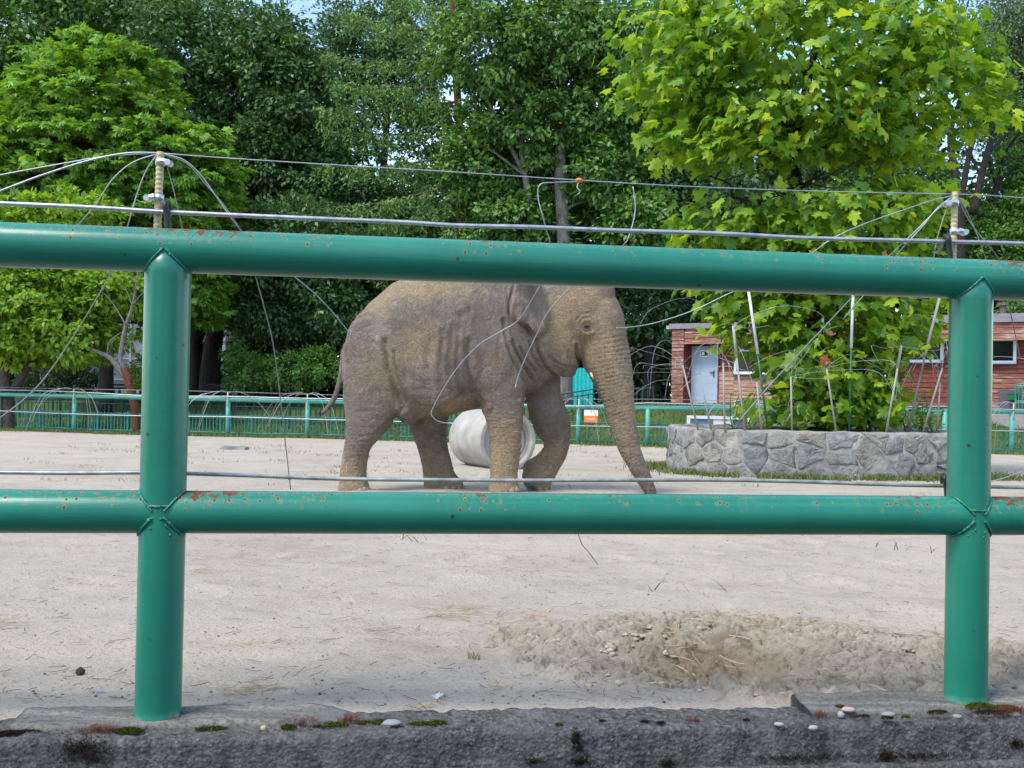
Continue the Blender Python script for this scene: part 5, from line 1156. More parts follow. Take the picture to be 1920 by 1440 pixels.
# larch: tiered branches with hanging needle twigs
def larch():
    g = np.random.default_rng(31); Y = 40.5; b = P(872, 745, Y); b.z = float(lawn_z(np.array([b.x]), np.array([Y - far_y(b.x)]))[0]) - .05
    t = thing('larch_tree', 'larch with long drooping needle branches left of centre', 'larch', b)
    tp_ = [P(872, 770, Y), P(871, 620, Y), P(868, 430, Y), P(862, 250, Y), P(850, 60, Y), P(845, -80, Y)]; tp_[0].z = b.z
    s_ = smoothpath([q - b for q in tp_], 4); obj('trunk', MB().tube(s_, list(np.linspace(.26, .10, len(s_))), 10).mesh('trunk', True), BARK_R, t)
    brs = [((858, 60), (640, 30)), ((860, 110), (600, 110)), ((862, 160), (620, 160)), ((862, 190), (590, 210)), ((864, 240), (610, 250)), ((866, 290), (585, 320)), ((868, 340), (600, 400)), ((868, 380), (640, 440)), ((870, 420), (700, 500)), ((862, 130), (980, 150)), ((864, 250), (960, 300)), ((868, 370), (960, 430)), ((870, 450), (960, 520)), ((856, 30), (700, -40)), ((870, 470), (730, 560)), ((866, 320), (740, 300)), ((862, 200), (720, 170)), ((870, 420), (790, 470)), ((872, 500), (650, 600)), ((872, 520), (780, 610))]
    pos, xd, nor, sz = [], [], [], []
    for k, (a, e) in enumerate(brs):
        dy = g.uniform(-1.6, 1.2); A = P(a[0], a[1], Y) - b; E = P(e[0], e[1] - 8, Y + dy) - b; M_ = A.lerp(E, .5) + Vector((0, 0, -.25))
        s_ = smoothpath([A, A.lerp(E, .25) + Vector((0, 0, -.15)), M_, A.lerp(E, .75) + Vector((0, 0, -.15)), E], 5); obj('limb', MB().tube(s_, list(np.linspace(.06, .012, len(s_))), 6).mesh('limb', True), BARK, t)
        for j in range(95):
            q = s_[0].lerp(s_[-1], 0); f_ = g.uniform(.12, 1) * (len(s_) - 1); i_ = int(f_); q = s_[i_].lerp(s_[min(i_ + 1, len(s_) - 1)], f_ - i_)
            side = g.uniform(-.8, .8) * (1 - .5 * f_ / len(s_)); hl = g.uniform(.3, 1.5)
            for m_ in range(15):
                u = m_ / 15; p_ = np.array(q) + np.array([g.normal(0, .06) + .15 * side * 0, side * min(1, u * 3) if False else side, -hl * u * .8 + .05]) + g.normal(0, .045, 3)
                pos.append(p_); xd.append(np.array([g.normal(0, .6), g.normal(0, .6), -.55])); nor.append(g.normal(0, 1, 3) + np.array([0, -.4, .5])); sz.append(g.uniform(.14, .27))
    TV = [(0, 0, 0), (.5, .16, .0), (1, 0, -.05), (.5, -.16, .0)]
    obj('crown', rep_mesh('crown', TV, QF, pos, xd, nor, sz), F_LARCH, t)
larch()
# central tall tree with grey stems
tree('tall dark green tree with two bare grey stems behind the elephant', 1057, 740, 38.5, F_MID,
     leaves([bl(930, 90, 38.5, 130, 110, 2.6, 2.2), bl(1060, 60, 38.5, 130, 100, 2.6, 2.2), bl(1000, 240, 39.3, 150, 110, 2.2, 2.4), bl(1110, 200, 39, 110, 110, 2.4, 1.8), bl(890, 310, 39.5, 70, 70, 1.6, .9), bl(950, 400, 39.5, 100, 70, 1.8, 1.4), bl(1130, 330, 39, 100, 80, 2.2, 1.6), bl(1010, 450, 39.5, 80, 50, 1.5, .9), bl(1190, 420, 38.5, 80, 70, 2, 1.2), bl(1190, 90, 39, 90, 120, 2.4, 1.4)], 1500, 46, .46, .22, 41, .35, .6, .8, .35, LV4, LF4, gap=.55), BARK_G,
     [([(1060, 770), (1059, 640), (1057, 450), (1050, 320), (1056, 180), (1052, 40), (1040, -60)], .36, .09), ([(1058, 640), (1006, 440), (985, 330), (965, 190), (925, 100), (900, 20)], .17, .05), ([(985, 330), (940, 240), (905, 170), (860, 100)], .09, .03), ([(1056, 240), (1085, 120), (1110, 20)], .08, .03), ([(1060, 395), (1080, 382), (1110, 376), (1150, 380), (1180, 395)], .075, .03), ([(985, 330), (900, 270), (830, 262)], .06, .02)], tv=LV4, tf=LF4)
tree('dark bushy tree behind the elephant head left of the maple', 1215, 740, 41, F_DARK,
     leaves([bl(1240, 330, 41, 90, 110, 2.4, 2), bl(1215, 470, 41, 90, 90, 2.4, 2), bl(1290, 420, 41, 80, 110, 2.4, 1.8), bl(1260, 190, 42, 100, 120, 2.4, 2), bl(1190, 580, 41.5, 90, 60, 2.0, 1.2), bl(1340, 560, 42, 80, 80, 2.4, 1.3)], 950, 46, .50, .22, 43, .45, .6, .8, .3, LV4, LF4), BARK_D, [([(1218, 770), (1220, 600), (1228, 400), (1240, 250)], .30, .08)], tv=LV4, tf=LF4)
tree('shadowy tree hidden behind the elephant rump', 840, 740, 44, F_DARK, leaves([bl(740, 560, 44, 120, 90, 2.5, 2), bl(840, 540, 44.5, 120, 100, 2.5, 2), bl(930, 560, 44, 110, 90, 2.5, 1.6), bl(700, 470, 45, 100, 80, 2.4, 1.2), bl(1010, 560, 44, 110, 90, 2.5, 1.6)], 850, 46, .60, .23, 47, .4, .65, .7, .25), BARK_D, [([(668, 775), (664, 700), (670, 600), (690, 480)], .28, .10)])
# right: twisting dark stems with feathery leaves, birch beyond
tree('tree with twisting dark bare stems at the upper right behind the maple', 1800, 740, 43, F_FINE,
     leaves([bl(1800, 110, 43, 90, 60, 2.2, 1.2), bl(1850, 210, 44, 60, 60, 2.0, .6), bl(1730, 330, 45, 60, 70, 2, .9), bl(1880, 300, 45.5, 70, 80, 2, .7), bl(1780, 50, 44, 60, 40, 2, .6)], 300, 60, .62, .17, 51, .3, .35, 1.0, .2), BARK_D,
     [([(1798, 770), (1800, 600), (1800, 400), (1790, 320), (1782, 250), (1800, 190), (1830, 120)], .26, .06), ([(1802, 380), (1815, 300), (1830, 250), (1850, 180)], .15, .04), ([(1825, 400), (1850, 290), (1880, 200), (1890, 110)], .17, .05), ([(1850, 290), (1900, 240), (1960, 190)], .08, .03), ([(1840, 330), (1822, 290), (1812, 200)], .07, .03), ([(1802, 200), (1790, 120), (1760, 40)], .07, .02), ([(1790, 130), (1800, 60), (1820, -10)], .05, .02)], name='stemmed_tree')
tree('smaller forked dark tree at the right edge beyond the rod', 1870, 740, 44.5, F_FINE,
     leaves([bl(1900, 430, 44.5, 90, 90, 2.2, 2), bl(1830, 480, 45, 80, 80, 2.2, 1.8), bl(1950, 350, 45, 60, 80, 2, 1), bl(1870, 570, 44.5, 110, 50, 2, 1.3), bl(1760, 500, 45, 70, 70, 2, 1.2)], 600, 56, .60, .18, 53, .35, .45, 1.0, .2), BARK_D,
     [([(1868, 770), (1866, 600), (1864, 400), (1872, 340), (1890, 280), (1930, 230)], .20, .05), ([(1870, 350), (1855, 300), (1860, 240)], .09, .03), ([(1872, 340), (1915, 300), (1925, 260)], .08, .03), ([(1810, 420), (1840, 405), (1866, 430)], .06, .03)], name='stemmed_tree')
tree('greyish green weeping birch in the top right corner', 1960, 740, 49, F_BIRCH,
     leaves([bl(1900, 60, 49, 70, 90, 2.6, 2), bl(1930, 190, 49, 60, 100, 2.6, 2), bl(1880, 150, 49.5, 50, 60, 2, 1), bl(1920, 300, 49.5, 60, 60, 2, 1)], 560, 70, .55, .16, 57, .3, 1.3, .3, .9), m_bark('birch_bark', (.10, .09, .085), (.55, .53, .50)), [([(1965, 770), (1960, 400), (1940, 100), (1930, -50)], .22, .06)], 'birch', name='birch_tree')
tree('dark tree behind the right part of the maple', 1640, 740, 47, F_DARK, leaves([bl(1640, 420, 47, 120, 120, 2.6, 2), bl(1500, 480, 47, 120, 110, 2.6, 2), bl(1400, 470, 47.5, 90, 120, 2.4, 1.4), bl(1560, 330, 48, 110, 90, 2.4, 1.1), bl(1760, 420, 47, 70, 100, 2.4, 1.2), bl(1420, 300, 48, 90, 120, 2.4, 1)], 950, 46, .62, .23, 59, .4, .65, .7, .25), BARK_D, [([(1640, 770), (1638, 600), (1640, 400)], .30, .12)])
# shrubs
def shrub(label, blobs, n_, per, cr, size, seed, mat, name='shrub', tv=QV, tf=QF):
    c = blobs[0][0]; z = float(lawn_z(np.array([c.x]), np.array([max(c.y - far_y(c.x), 0)]))[0]); b = Vector((c.x, c.y, z)); t = thing(name, label, 'shrub', b)
    pos, xd, nor, sz = leaves(blobs, n_, per, cr, size, seed, .35, .7, .8, .1); ok = pos[:, 2] > z + .02
    obj('foliage', rep_mesh('foliage', tv, tf, pos[ok] - np.array(b), xd[ok], nor[ok], sz[ok]), mat, t)
    for k in range(5):
        st = MB().tube([(0, 0, -.05), (.3 * math.cos(k * 1.3), .3 * math.sin(k * 1.3), .5), (.6 * math.cos(k * 1.3), .5 * math.sin(k * 1.3), 1.0)], [.03, .02, .008], 5); obj('stem', st.mesh('stem', True), BARK_D, t)
shrub('bright green bush behind the fence left of the elephant', [bl(470, 700, 37.5, 50, 38, 1.0, 1.4), bl(540, 695, 37.5, 55, 40, 1.0, 1.4), bl(600, 690, 38, 45, 45, 1.0, 1.2), bl(450, 670, 38, 30, 30, .8, .6)], 170, 42, .32, .12, 61, F_FINE)
shrub('dark yew bush in front of the glazed hall at the left', [bl(115, 705, 41, 40, 32, 1.0, 1), bl(155, 690, 41, 45, 40, 1.0, 1), bl(60, 720, 41, 40, 24, 1.0, .7)], 120, 42, .34, .12, 63, F_WOOD)
shrub('small yellow green bush just left of the left green post', [bl(262, 700, 38, 16, 34, .6, 1)], 40, 36, .25, .11, 65, F_LIME)
shrub('narrow yellow bush between the dark trunks right of the left green post', [bl(374, 712, 46, 9, 34, .5, 1)], 26, 36, .22, .12, 67, F_LIME)
# dead forked tree in front of the left trees
q = P(258, 800, 30.6); q.z = gz(q.x, q.y) - .05; t = thing('dead_tree', 'bare forked dead tree with red brown lower trunk behind the far fence at the left', 'dead tree', q)
def dz(p_, dy=0.0): return P(p_[0], p_[1], 30.6 + dy) - q
s_ = smoothpath([Vector((0, 0, 0)), dz((254, 770)), dz((246, 735)), dz((238, 705)), dz((232, 690))], 4); obj('trunk', MB().tube(s_, list(np.linspace(.135, .125, len(s_))), 10).mesh('t', True), BARK_R, t)
for k, (pts, r0, r1) in enumerate((([(234, 705), (222, 690), (205, 670), (185, 661), (160, 650), (125, 632)], .10, .035), ([(233, 692), (226, 672), (229, 645), (236, 610), (248, 575), (256, 530), (262, 490)], .085, .025), ([(201, 668), (204, 645), (215, 632), (230, 622)], .03, .01), ([(236, 610), (222, 585), (205, 560), (180, 540)], .025, .008), ([(250, 570), (262, 555), (275, 545)], .02, .008), ([(256, 530), (238, 515), (215, 500)], .02, .006), ([(248, 575), (240, 550), (225, 530)], .018, .006))):
    s_ = smoothpath([dz(p_, .1 * math.sin(k)) for p_ in pts], 4); obj('branch', MB().tube(s_, list(np.linspace(r0, r1, len(s_))), 7).mesh('b', True), BARK_G, t)
# far wood closing the view
g = np.random.default_rng(77); blobs = []
for k in range(26):
    x_ = -150 + k * 88; top = g.uniform(60, 170) if x_ < 1700 else g.uniform(260, 340)
    if 480 < x_ < 640: top = g.uniform(130, 200)
    if 720 < x_ < 860: top = g.uniform(280, 330)
    blobs.append(bl(x_, (top + 760) / 2, 60 + g.uniform(-3, 4), 85, (760 - top) / 2, 2.5, 1))
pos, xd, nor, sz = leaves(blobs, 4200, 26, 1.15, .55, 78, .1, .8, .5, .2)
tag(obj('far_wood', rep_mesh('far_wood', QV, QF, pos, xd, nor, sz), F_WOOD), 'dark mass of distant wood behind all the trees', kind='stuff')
hedge = [bl(x_, 680 + 12 * math.sin(x_), 52 + 2 * math.sin(x_ * .7), 60, 90, 1.5, 1) for x_ in range(-60, 2000, 70) if not (60 < x_ < 360 or 395 < x_ < 440)]
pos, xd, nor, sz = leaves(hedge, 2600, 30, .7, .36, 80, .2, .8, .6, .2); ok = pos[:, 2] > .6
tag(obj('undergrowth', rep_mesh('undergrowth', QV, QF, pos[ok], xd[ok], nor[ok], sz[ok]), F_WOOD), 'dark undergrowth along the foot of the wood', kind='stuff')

# unseen tree belt added behind the path to darken reflections in the rails
g = np.random.default_rng(88); blobs = []
for k in range(22): blobs.append((Vector((-44 + 4.2 * k, -17 + g.uniform(-2, 2), 4.4)), (3.0, 2.0, g.uniform(3.8, 5.6)), 1))
pos, xd, nor, sz = leaves(blobs, 900, 16, 1.0, .75, 89, .3, .8, .6, .2)
tag(obj('unseen_wood', rep_mesh('unseen_wood', QV, QF, pos, xd, nor, sz), F_DARK), 'unseen tree belt added behind the visitor path', kind='stuff')

# ------------------------------------------------------------------ electric rods, insulators, cables and loose wires at the near fence
def near_Y(px_, back=.10):
    d = ray(px_, 720); n_ = FNOR; o = FL + FNOR * back; return (o.x * n_.x + o.y * n_.y) / (d.x * n_.x + d.y * n_.y) * d.y
def np_(px_, py_, back=.10): return P(px_, py_, near_Y(px_, back))
def spiral_rod(top, bot, label, r):
    A, B = np_(*bot), np_(*top); t = thing('fibreglass_rod', label, 'rod', A, 0, 'electric fence rods'); d = B - A; n_ = 150; pts, rad = [], []
    for i in range(n_ + 1):
        s = i / n_; pts.append(d * s); rad.append(r * (1 + .07 * math.sin(s * d.length / .0125 * 2 * math.pi)))
    obj('rod', MB().tube(pts, rad, 12).mesh('rod', True), ROD, t)
    return t, A, d
def clamp(t, A, px_, py_, r, sx):
    c = np_(px_, py_) - A; m_ = MB().tube([c - Vector((0, 0, .008)), c + Vector((0, 0, .008))], r * 1.35, 14); obj('clamp_band', m_.mesh('c', True), CLAMP, t)
    m_ = MB().tube([c + Vector((sx * r * .8, -.012, 0)), c + Vector((sx * (r + .018), -.014, -.004))], [.010, .007], 8).tube([c + Vector((sx * (r + .016), -.024, -.004)), c + Vector((sx * (r + .016), .004, -.004))], .0085, 6); obj('clamp_bolt', m_.mesh('b'), CLAMP, t)
t1, A1, _ = spiral_rod((301, 285), (294, 452), 'beige spiral rod with metal clamps behind the left green post', .0098); clamp(t1, A1, 301, 304, .0098, 1); clamp(t1, A1, 298, 371, .0098, -1)
t2, A2, _ = spiral_rod((1791, 360), (1786, 512), 'beige spiral rod with metal clamps behind the right green post', .0092); clamp(t2, A2, 1790, 381, .0092, -1); clamp(t2, A2, 1789, 434, .0092, 1)
def insulator(px_, py_, label, s=1.0, lean=0):
    c = np_(px_, py_, .075); t = thing('black_insulator', label, 'insulator', c, 0, 'black cable insulators')
    pts = smoothpath([(0.004, 0, -.075), (.003, 0, -.03), (0, 0, .0), (-.004, -.002, .022), (-.004, .012, .030), (-.002, .022, .020), (0, .024, 0)], 4); pts = [Vector(p_) * s for p_ in pts]
    obj('hook', MB().tube(pts, [.0085 * s] * len(pts), 10).mesh('hook', True), BLACK, t)
    for k in range(3): obj('collar', MB().tube([(.003 * s, 0, (-.040 - .012 * k) * s), (.003 * s, 0, (-.046 - .012 * k) * s)], .0135 * s, 12).mesh('c'), BLACK, t)
insulator(313, 400, 'black hooked insulator holding the thick cable beside the left rod'); insulator(1780, 462, 'black hooked insulator holding the thick cable beside the right rod', 1.0); insulator(1774, 910, 'black insulator holding the lower cable beside the right green post', .9); insulator(305, 900, 'black insulator hidden behind the left green post', .9)
def cable(name, pts, r, mat, label, back=.10, cat='cable', sub=6):
    P3 = [np_(p_[0], p_[1], p_[2] if len(p_) > 2 else back) for p_ in pts]
    return tag(obj(name, MB().tube(smoothpath(P3, sub), r, 7).mesh(name, True), mat), label, cat)
cable('steel_cable', [(-60, 379), (150, 388), (300, 397), (450, 404), (640, 412), (760, 417), (860, 423), (1000, 426), (1150, 432), (1350, 438), (1500, 446), (1650, 450), (1780, 453), (1920, 457), (2000, 460)], .0062, CABLE, 'thick steel cable running just above the top green rail', .085)
cable('steel_cable', [(-60, 885), (130, 887), (265, 886), (355, 888), (480, 892), (640, 898), (830, 900), (1000, 901), (1200, 900), (1350, 900), (1500, 903), (1640, 908), (1770, 911), (1920, 914), (2000, 915)], .0056, CABLE_D, 'weathered cable running just above the lower green rail', .085)
cable('thin_wire', [(-60, 339), (0, 328), (120, 306), (210, 292), (299, 287)], .0015, WIRE, 'upper thin wire from the left picture edge to the left rod tip', cat='wire')
cable('thin_wire', [(-60, 380), (0, 358), (80, 328), (170, 300), (240, 287), (299, 287)], .0024, WIRE, 'lower thicker wire arching from the left picture edge to the left rod tip', cat='wire')
cable('thin_wire', [(300, 287), (420, 296), (640, 310), (860, 323), (1086, 338), (1300, 350), (1550, 359), (1791, 364)], .0015, WIRE, 'long thin wire stretched between the two rod tips', cat='wire')
cable('thin_wire', [(1791, 364), (1850, 366), (1920, 371), (2000, 376)], .0015, WIRE, 'thin wire from the right rod tip to the right picture edge', cat='wire')
cable('loose_wire', [(297, 288), (250, 304), (212, 335), (180, 382), (150, 418), (120, 450, .12)], .0015, WIRE, 'loose wire curving down left from the left rod tip', .10, 'wire')
cable('loose_wire', [(295, 289), (275, 318), (258, 360), (242, 415), (228, 460, .14), (205, 518, .2), (125, 650, .3), (60, 735, .35), (-30, 805, .4)], .0016, WIRE, 'long loose wire falling from the left rod to the lower left edge', .10, 'wire')
cable('loose_wire', [(303, 289), (316, 322), (330, 375), (341, 425), (350, 460)], .0014, WIRE_D, 'thin wire hanging close to the right side of the left rod', .10, 'wire')
cable('loose_wire', [(305, 288), (345, 300), (378, 330), (410, 375), (450, 430), (500, 480, .14), (552, 519, .2), (600, 560, .25), (640, 605, .28), (665, 640, .3)], .0016, WIRE, 'white loose wire falling from the left rod to the elephant rump', .10, 'wire')
cable('loose_wire', [(305, 289), (350, 306), (385, 345), (420, 385), (455, 440), (478, 515, .18), (495, 575, .2), (513, 650, .22), (527, 760, .25), (545, 918, .3)], .0015, WIRE_D, 'long dark wire hanging down left of the elephant tail', .10, 'wire')
cable('loose_wire', [(1086, 341), (1040, 342), (1013, 346), (1009, 370), (1020, 415), (1034, 470, .16), (1028, 510, .2), (1010, 540, .24), (975, 597, .3), (938, 622, .32), (900, 645, .34), (862, 684, .36), (832, 728, .38), (812, 765, .4), (809, 778, .4), (822, 790, .4), (844, 794, .4)], .0015, WIRE, 'white wire hanging in front of the elephant shoulder and belly', .10, 'wire')
cable('loose_wire', [(1187, 350), (1191, 395), (1180, 440), (1168, 460), (1130, 492, .18), (1080, 530, .24), (1030, 582, .28), (1005, 630, .3), (985, 672, .32), (972, 705, .33), (966, 728, .33)], .0016, WIRE, 'white wire hanging across the elephant ear', .10, 'wire')
cable('loose_wire', [(1787, 367), (1750, 375), (1690, 395), (1620, 420), (1560, 448), (1490, 495, .16), (1370, 549, .26), (1300, 582, .3), (1230, 605, .32), (1178, 614, .33), (1155, 615, .33)], .0015, WIRE, 'long wire from the right rod ending at the elephant forehead', .10, 'wire')
cable('loose_wire', [(1787, 368), (1755, 395), (1720, 430), (1670, 478), (1600, 555, .22), (1520, 640, .3), (1450, 715, .36), (1385, 790, .4)], .0016, WIRE, 'long straight wire slanting from the right rod down across the maple', .10, 'wire')
cable('loose_wire', [(1786, 369), (1760, 388), (1730, 424), (1690, 468), (1640, 530, .2), (1580, 600, .26)], .0016, WIRE, 'shorter wire slanting beside the long one left of the right rod', .10, 'wire')
cable('loose_wire', [(1786, 372), (1772, 400), (1758, 445), (1750, 490)], .0014, WIRE_D, 'thin wire hanging left of the right rod', .10, 'wire')
cable('loose_wire', [(1795, 368), (1815, 410), (1840, 445), (1872, 486), (1884, 540, .16), (1900, 610, .2), (1912, 670, .24)], .0015, WIRE_D, 'thin wire falling right of the right rod past the right window', .10, 'wire')
cable('loose_wire', [(1796, 369), (1812, 395), (1832, 440), (1850, 490)], .0014, WIRE_D, 'short thin wire right of the right rod', .10, 'wire')
cable('loose_wire', [(1850, 904, .3), (1880, 897, .34), (1905, 888, .36), (1960, 868, .4)], .0016, WIRE, 'white wire end at the right picture edge over the sand', .10, 'wire')
cable('loose_wire', [(1080, 985, .12), (1090, 1018, .2), (1106, 1038, .25), (1121, 1059, .3)], .0012, WIRE_D, 'thin dark wire end below the lower rail', .10, 'wire')
c = np_(1086, 338); t = thing('orange_connector', 'small orange plastic connector on the long thin wire', 'connector', c)
obj('knob', lump(.0088, 5, .15, 2, (1.25, .8, .72)), ORANGE, t); obj('tie', MB().tube(smoothpath([(0, 0, -.004), (-.006, -.004, -.02), (.003, -.004, -.032), (-.004, 0, -.04)], 4), .0012, 5).mesh('tie', True), WHITE, t)

# ------------------------------------------------------------------ grass, straw, moss, pebbles
def blades(name, pts, h0, h1, w, mat, label, seed, lean=.5):
    g = np.random.default_rng(seed); N = len(pts); pts = np.asarray(pts, float); a = g.random(N) * 2 * math.pi; h = g.uniform(h0, h1, N); l_ = g.normal(0, lean, (N, 2)) * h[:, None]
    side = np.stack([np.cos(a), np.sin(a), 0 * a], -1) * w; mid = pts + np.stack([l_[:, 0] * .35, l_[:, 1] * .35, h * .6], -1); tip = pts + np.stack([l_[:, 0], l_[:, 1], h], -1)
    V = np.stack([pts - side, pts + side, mid + side * .7, mid - side * .7, tip], 1); F = []
    base = np.arange(N) * 5
    quads = np.stack([base, base + 1, base + 2, base + 3], -1); tris = np.stack([base + 3, base + 2, base + 4], -1)
    me = mesh_np(name, V.reshape(-1, 3), quads.tolist() + tris.tolist(), False)
    return tag(obj(name, me, mat), label, kind='stuff')
def scat(n_, fx, seed): g = np.random.default_rng(seed); return fx(g, n_)
def along_far(g, n_):
    x = g.uniform(-16, 14.5, n_ * 2); wv = .30 + .35 * (fbm(x * .8, 3.3, 0, 3, 4) + .35); d = -np.abs(g.normal(0, 1, n_ * 2)) * np.clip(wv, .06, 1.0) + .15; y = far_y(x) + d
    z = ground_h(x, y, False)[0]; return np.stack([x, y, z], -1)[:n_]
blades('grass_strip', scat(15000, along_far, 1), .04, .12, .010, GRASS, 'strip of ragged grass along the foot of the far fence', 2)
def lawn_pts(g, n_):
    x = g.uniform(-17, 15, n_); q = g.uniform(0.1, 5, n_); return np.stack([x, far_y(x) + q, lawn_z(x, q)], -1)
blades('lawn_grass', scat(26000, lawn_pts, 3), .05, .13, .014, GRASS, 'grass blades on the bank behind the far fence', 4)
def by_planter(g, n_):
    u = g.uniform(PERIM * .42, PERIM * 1.02, n_); d = np.abs(g.normal(0, .24, n_)) + .02; d = d * (1 + 1.2 * fbm(u * 1.1, 0.5, 0, 2, 5)); mk_ = fbm(u * 2.3, 7.5, 0, 3, 6) + g.normal(0, .22, n_) > -.08; u, d = u[mk_], d[mk_]; out = []
    for a_, b_ in zip(u, d):
        p_ = on_wall(a_, 0, float(b_)); out.append((p_.x, p_.y, 0))
    out = np.array(out); out[:, 2] = ground_h(out[:, 0], out[:, 1], False)[0]; return out
blades('planter_grass', scat(13000, by_planter, 5), .03, .11, .008, GRASS, 'ragged grass growing along the foot of the stone planter', 6)
def tufts(g, n_):
    out = []
    for k in range(170):
        x, y = g.uniform(-9, 8), g.uniform(4.2, 26) ** 1.0
        if k < 60: x, y = g.uniform(-9, -1.5), g.uniform(10, 22)
        for j in range(int(g.integers(4, 16))): out.append((x + g.normal(0, .10), y + g.normal(0, .06), 0))
    out = np.array(out); out[:, 2] = ground_h(out[:, 0], out[:, 1])[0]; return out
blades('sparse_tufts', scat(0, tufts, 7), .02, .07, .004, GRASS, 'sparse small grass tufts on the sand', 8, .9)
def one_tuft(x, y, n_, sp, h, label, seed):
    g = np.random.default_rng(seed); c_ = G(x, y); q = np.array([(c_.x + g.normal(0, sp), c_.y + g.normal(0, sp * .6), 0) for _ in range(n_)]); q[:, 2] = ground_h(q[:, 0], q[:, 1])[0]
    b_ = blades('grass_tuft', q, h * .5, h, .0018, GRASS, label, seed, .6); return b_
one_tuft(892, 1228, 16, .012, .035, 'tiny green grass tuft on the sand left of the dug pit', 9)
# straw
STRAW = foliage('straw', [(.26, .19, .11), (.36, .28, .17), (.46, .37, .25), (.20, .135, .08)], .1, .7); TWIG = plain('twig_brown', (.075, .055, .042), .9)
def strips(name, pts, lens, dirs, w, mat, label, seed):
    g = np.random.default_rng(seed); m_ = MB(); V, F = [], []
    for (p_, l_, d_) in zip(pts, lens, dirs):
        dx, dy = math.cos(d_), math.sin(d_); n_ = 4; prev = None; bend = g.normal(0, .25); sx, sy = -dy * w, dx * w; b0 = len(V)
        for i in range(n_):
            s = (i / (n_ - 1) - .5) * l_; x = p_[0] + dx * s - dy * bend * s * s / max(l_, .01); y = p_[1] + dy * s + dx * bend * s * s / max(l_, .01); z = p_[2] + .003 + abs(g.normal(0, .0025))
            V += [(x - sx, y - sy, z), (x, y, z + w * 1.2), (x + sx, y + sy, z)]
        for i in range(n_ - 1):
            for j in (0, 1): F.append((b0 + i * 3 + j, b0 + i * 3 + j + 1, b0 + i * 3 + j + 4, b0 + i * 3 + j + 3))
    return tag(obj(name, mesh_np(name, np.array(V), np.array(F), False), mat), label, kind='stuff')
def field(g, spots, n_bg):
    pts, ln, dr_ = [], [], []
    for (x, y, n_, sx, sy, l_, an) in spots:
        c_ = G(x, y)
        for _ in range(int(n_ * .7)): pts.append((c_.x + g.normal(0, sx * 1.15), c_.y + g.normal(0, sy * 1.9), 0)); ln.append(l_ * g.uniform(.4, 1.3)); dr_.append(an + g.normal(0, 1.1))
    for _ in range(n_bg):
        y = 2.75 + g.random() ** 1.7 * 9; pts.append((g.uniform(-.62, .62) * y, y, 0)); ln.append(g.uniform(.015, .07)); dr_.append(g.uniform(0, math.pi))
    pts = np.array(pts); pts[:, 2] = ground_h(pts[:, 0], pts[:, 1])[0] + .002; m = ground_h(pts[:, 0], pts[:, 1])[1]; pts[:, 2] += m * .02
    okk = pts[:, 1] - (FL.y + (pts[:, 0] - FL.x) * math.tan(FANG)) > .09
    return pts[okk], np.array(ln)[okk], np.array(dr_)[okk]
g = np.random.default_rng(91)
spots = [(855, 1148, 34, .10, .06, .11, -.25), (900, 1160, 34, .09, .08, .10, -.6), (450, 1288, 40, .03, .035, .05, .2), (510, 1287, 16, .05, .01, .09, .1), (735, 1182, 30, .07, .03, .07, .2), (480, 1200, 24, .07, .02, .06, -.2), (610, 1110, 20, .09, .03, .06, .1), (940, 1063, 22, .10, .07, .07, 0), (1060, 1055, 16, .12, .09, .07, 0), (1010, 1165, 30, .06, .05, .07, .4),
         (1280, 1180, 50, .12, .10, .13, -.9), (1440, 1170, 40, .16, .06, .12, -.5), (1650, 1180, 40, .12, .04, .12, .1), (1330, 1240, 46, .10, .09, .10, -.9), (935, 1283, 20, .02, .015, .035, .5), (20, 1170, 20, .05, .02, .08, 0), (780, 1330, 20, .05, .015, .05, 0), (1100, 1300, 8, .05, .03, .10, -.9), (1700, 1090, 30, .2, .1, .09, .2), (700, 1040, 30, .3, .15, .1, .1), (300, 1050, 40, .5, .3, .1, .1), (1250, 1050, 40, .5, .2, .1, 0)]
strips('straw', *field(g, spots, 500), .0015, STRAW, 'loose straw and dry stalks scattered over the sand', 92)
strips('twig_debris', *field(np.random.default_rng(93), [(530, 1240, 3, .1, .05, .09, .5), (1000, 1190, 4, .1, .05, .06, .4), (620, 1100, 6, .3, .1, .05, .3)], 700), .0011, TWIG, 'dark twig and leaf crumbs scattered over the sand', 94)
def crumbs(n_, seed, mat, name, label, r0, r1):
    g = np.random.default_rng(seed); y = 2.8 + g.random(n_) ** 1.6 * 12; x = g.uniform(-.6, .6, n_) * y; z = ground_h(x, y)[0] + .001
    okk = y - (FL.y + (x - FL.x) * math.tan(FANG)) > .1; x, y, z = x[okk], y[okk], z[okk]
    OV = [(1, 0, 0), (-1, 0, 0), (0, 1, 0), (0, -1, 0), (0, 0, .7), (0, 0, -.5)]; OF = [[0, 2, 4], [2, 1, 4], [1, 3, 4], [3, 0, 4]]
    s = g.uniform(r0, r1, len(x)); return tag(obj(name, rep_mesh(name, OV, OF, np.stack([x, y, z], -1), g.normal(0, 1, (len(x), 3)) * np.array([1, 1, .1]), g.normal(0, .3, (len(x), 3)) + np.array([0, 0, 1]), s), mat), label, kind='stuff')
crumbs(4500, 95, plain('earth_crumb', (.30, .25, .19), .95), 'earth_crumbs', 'small earth crumbs on the sand', .002, .006); crumbs(450, 96, plain('dark_crumb', (.085, .068, .055), .95), 'dark_crumbs', 'dark droppings and bark crumbs on the sand', .002, .007)
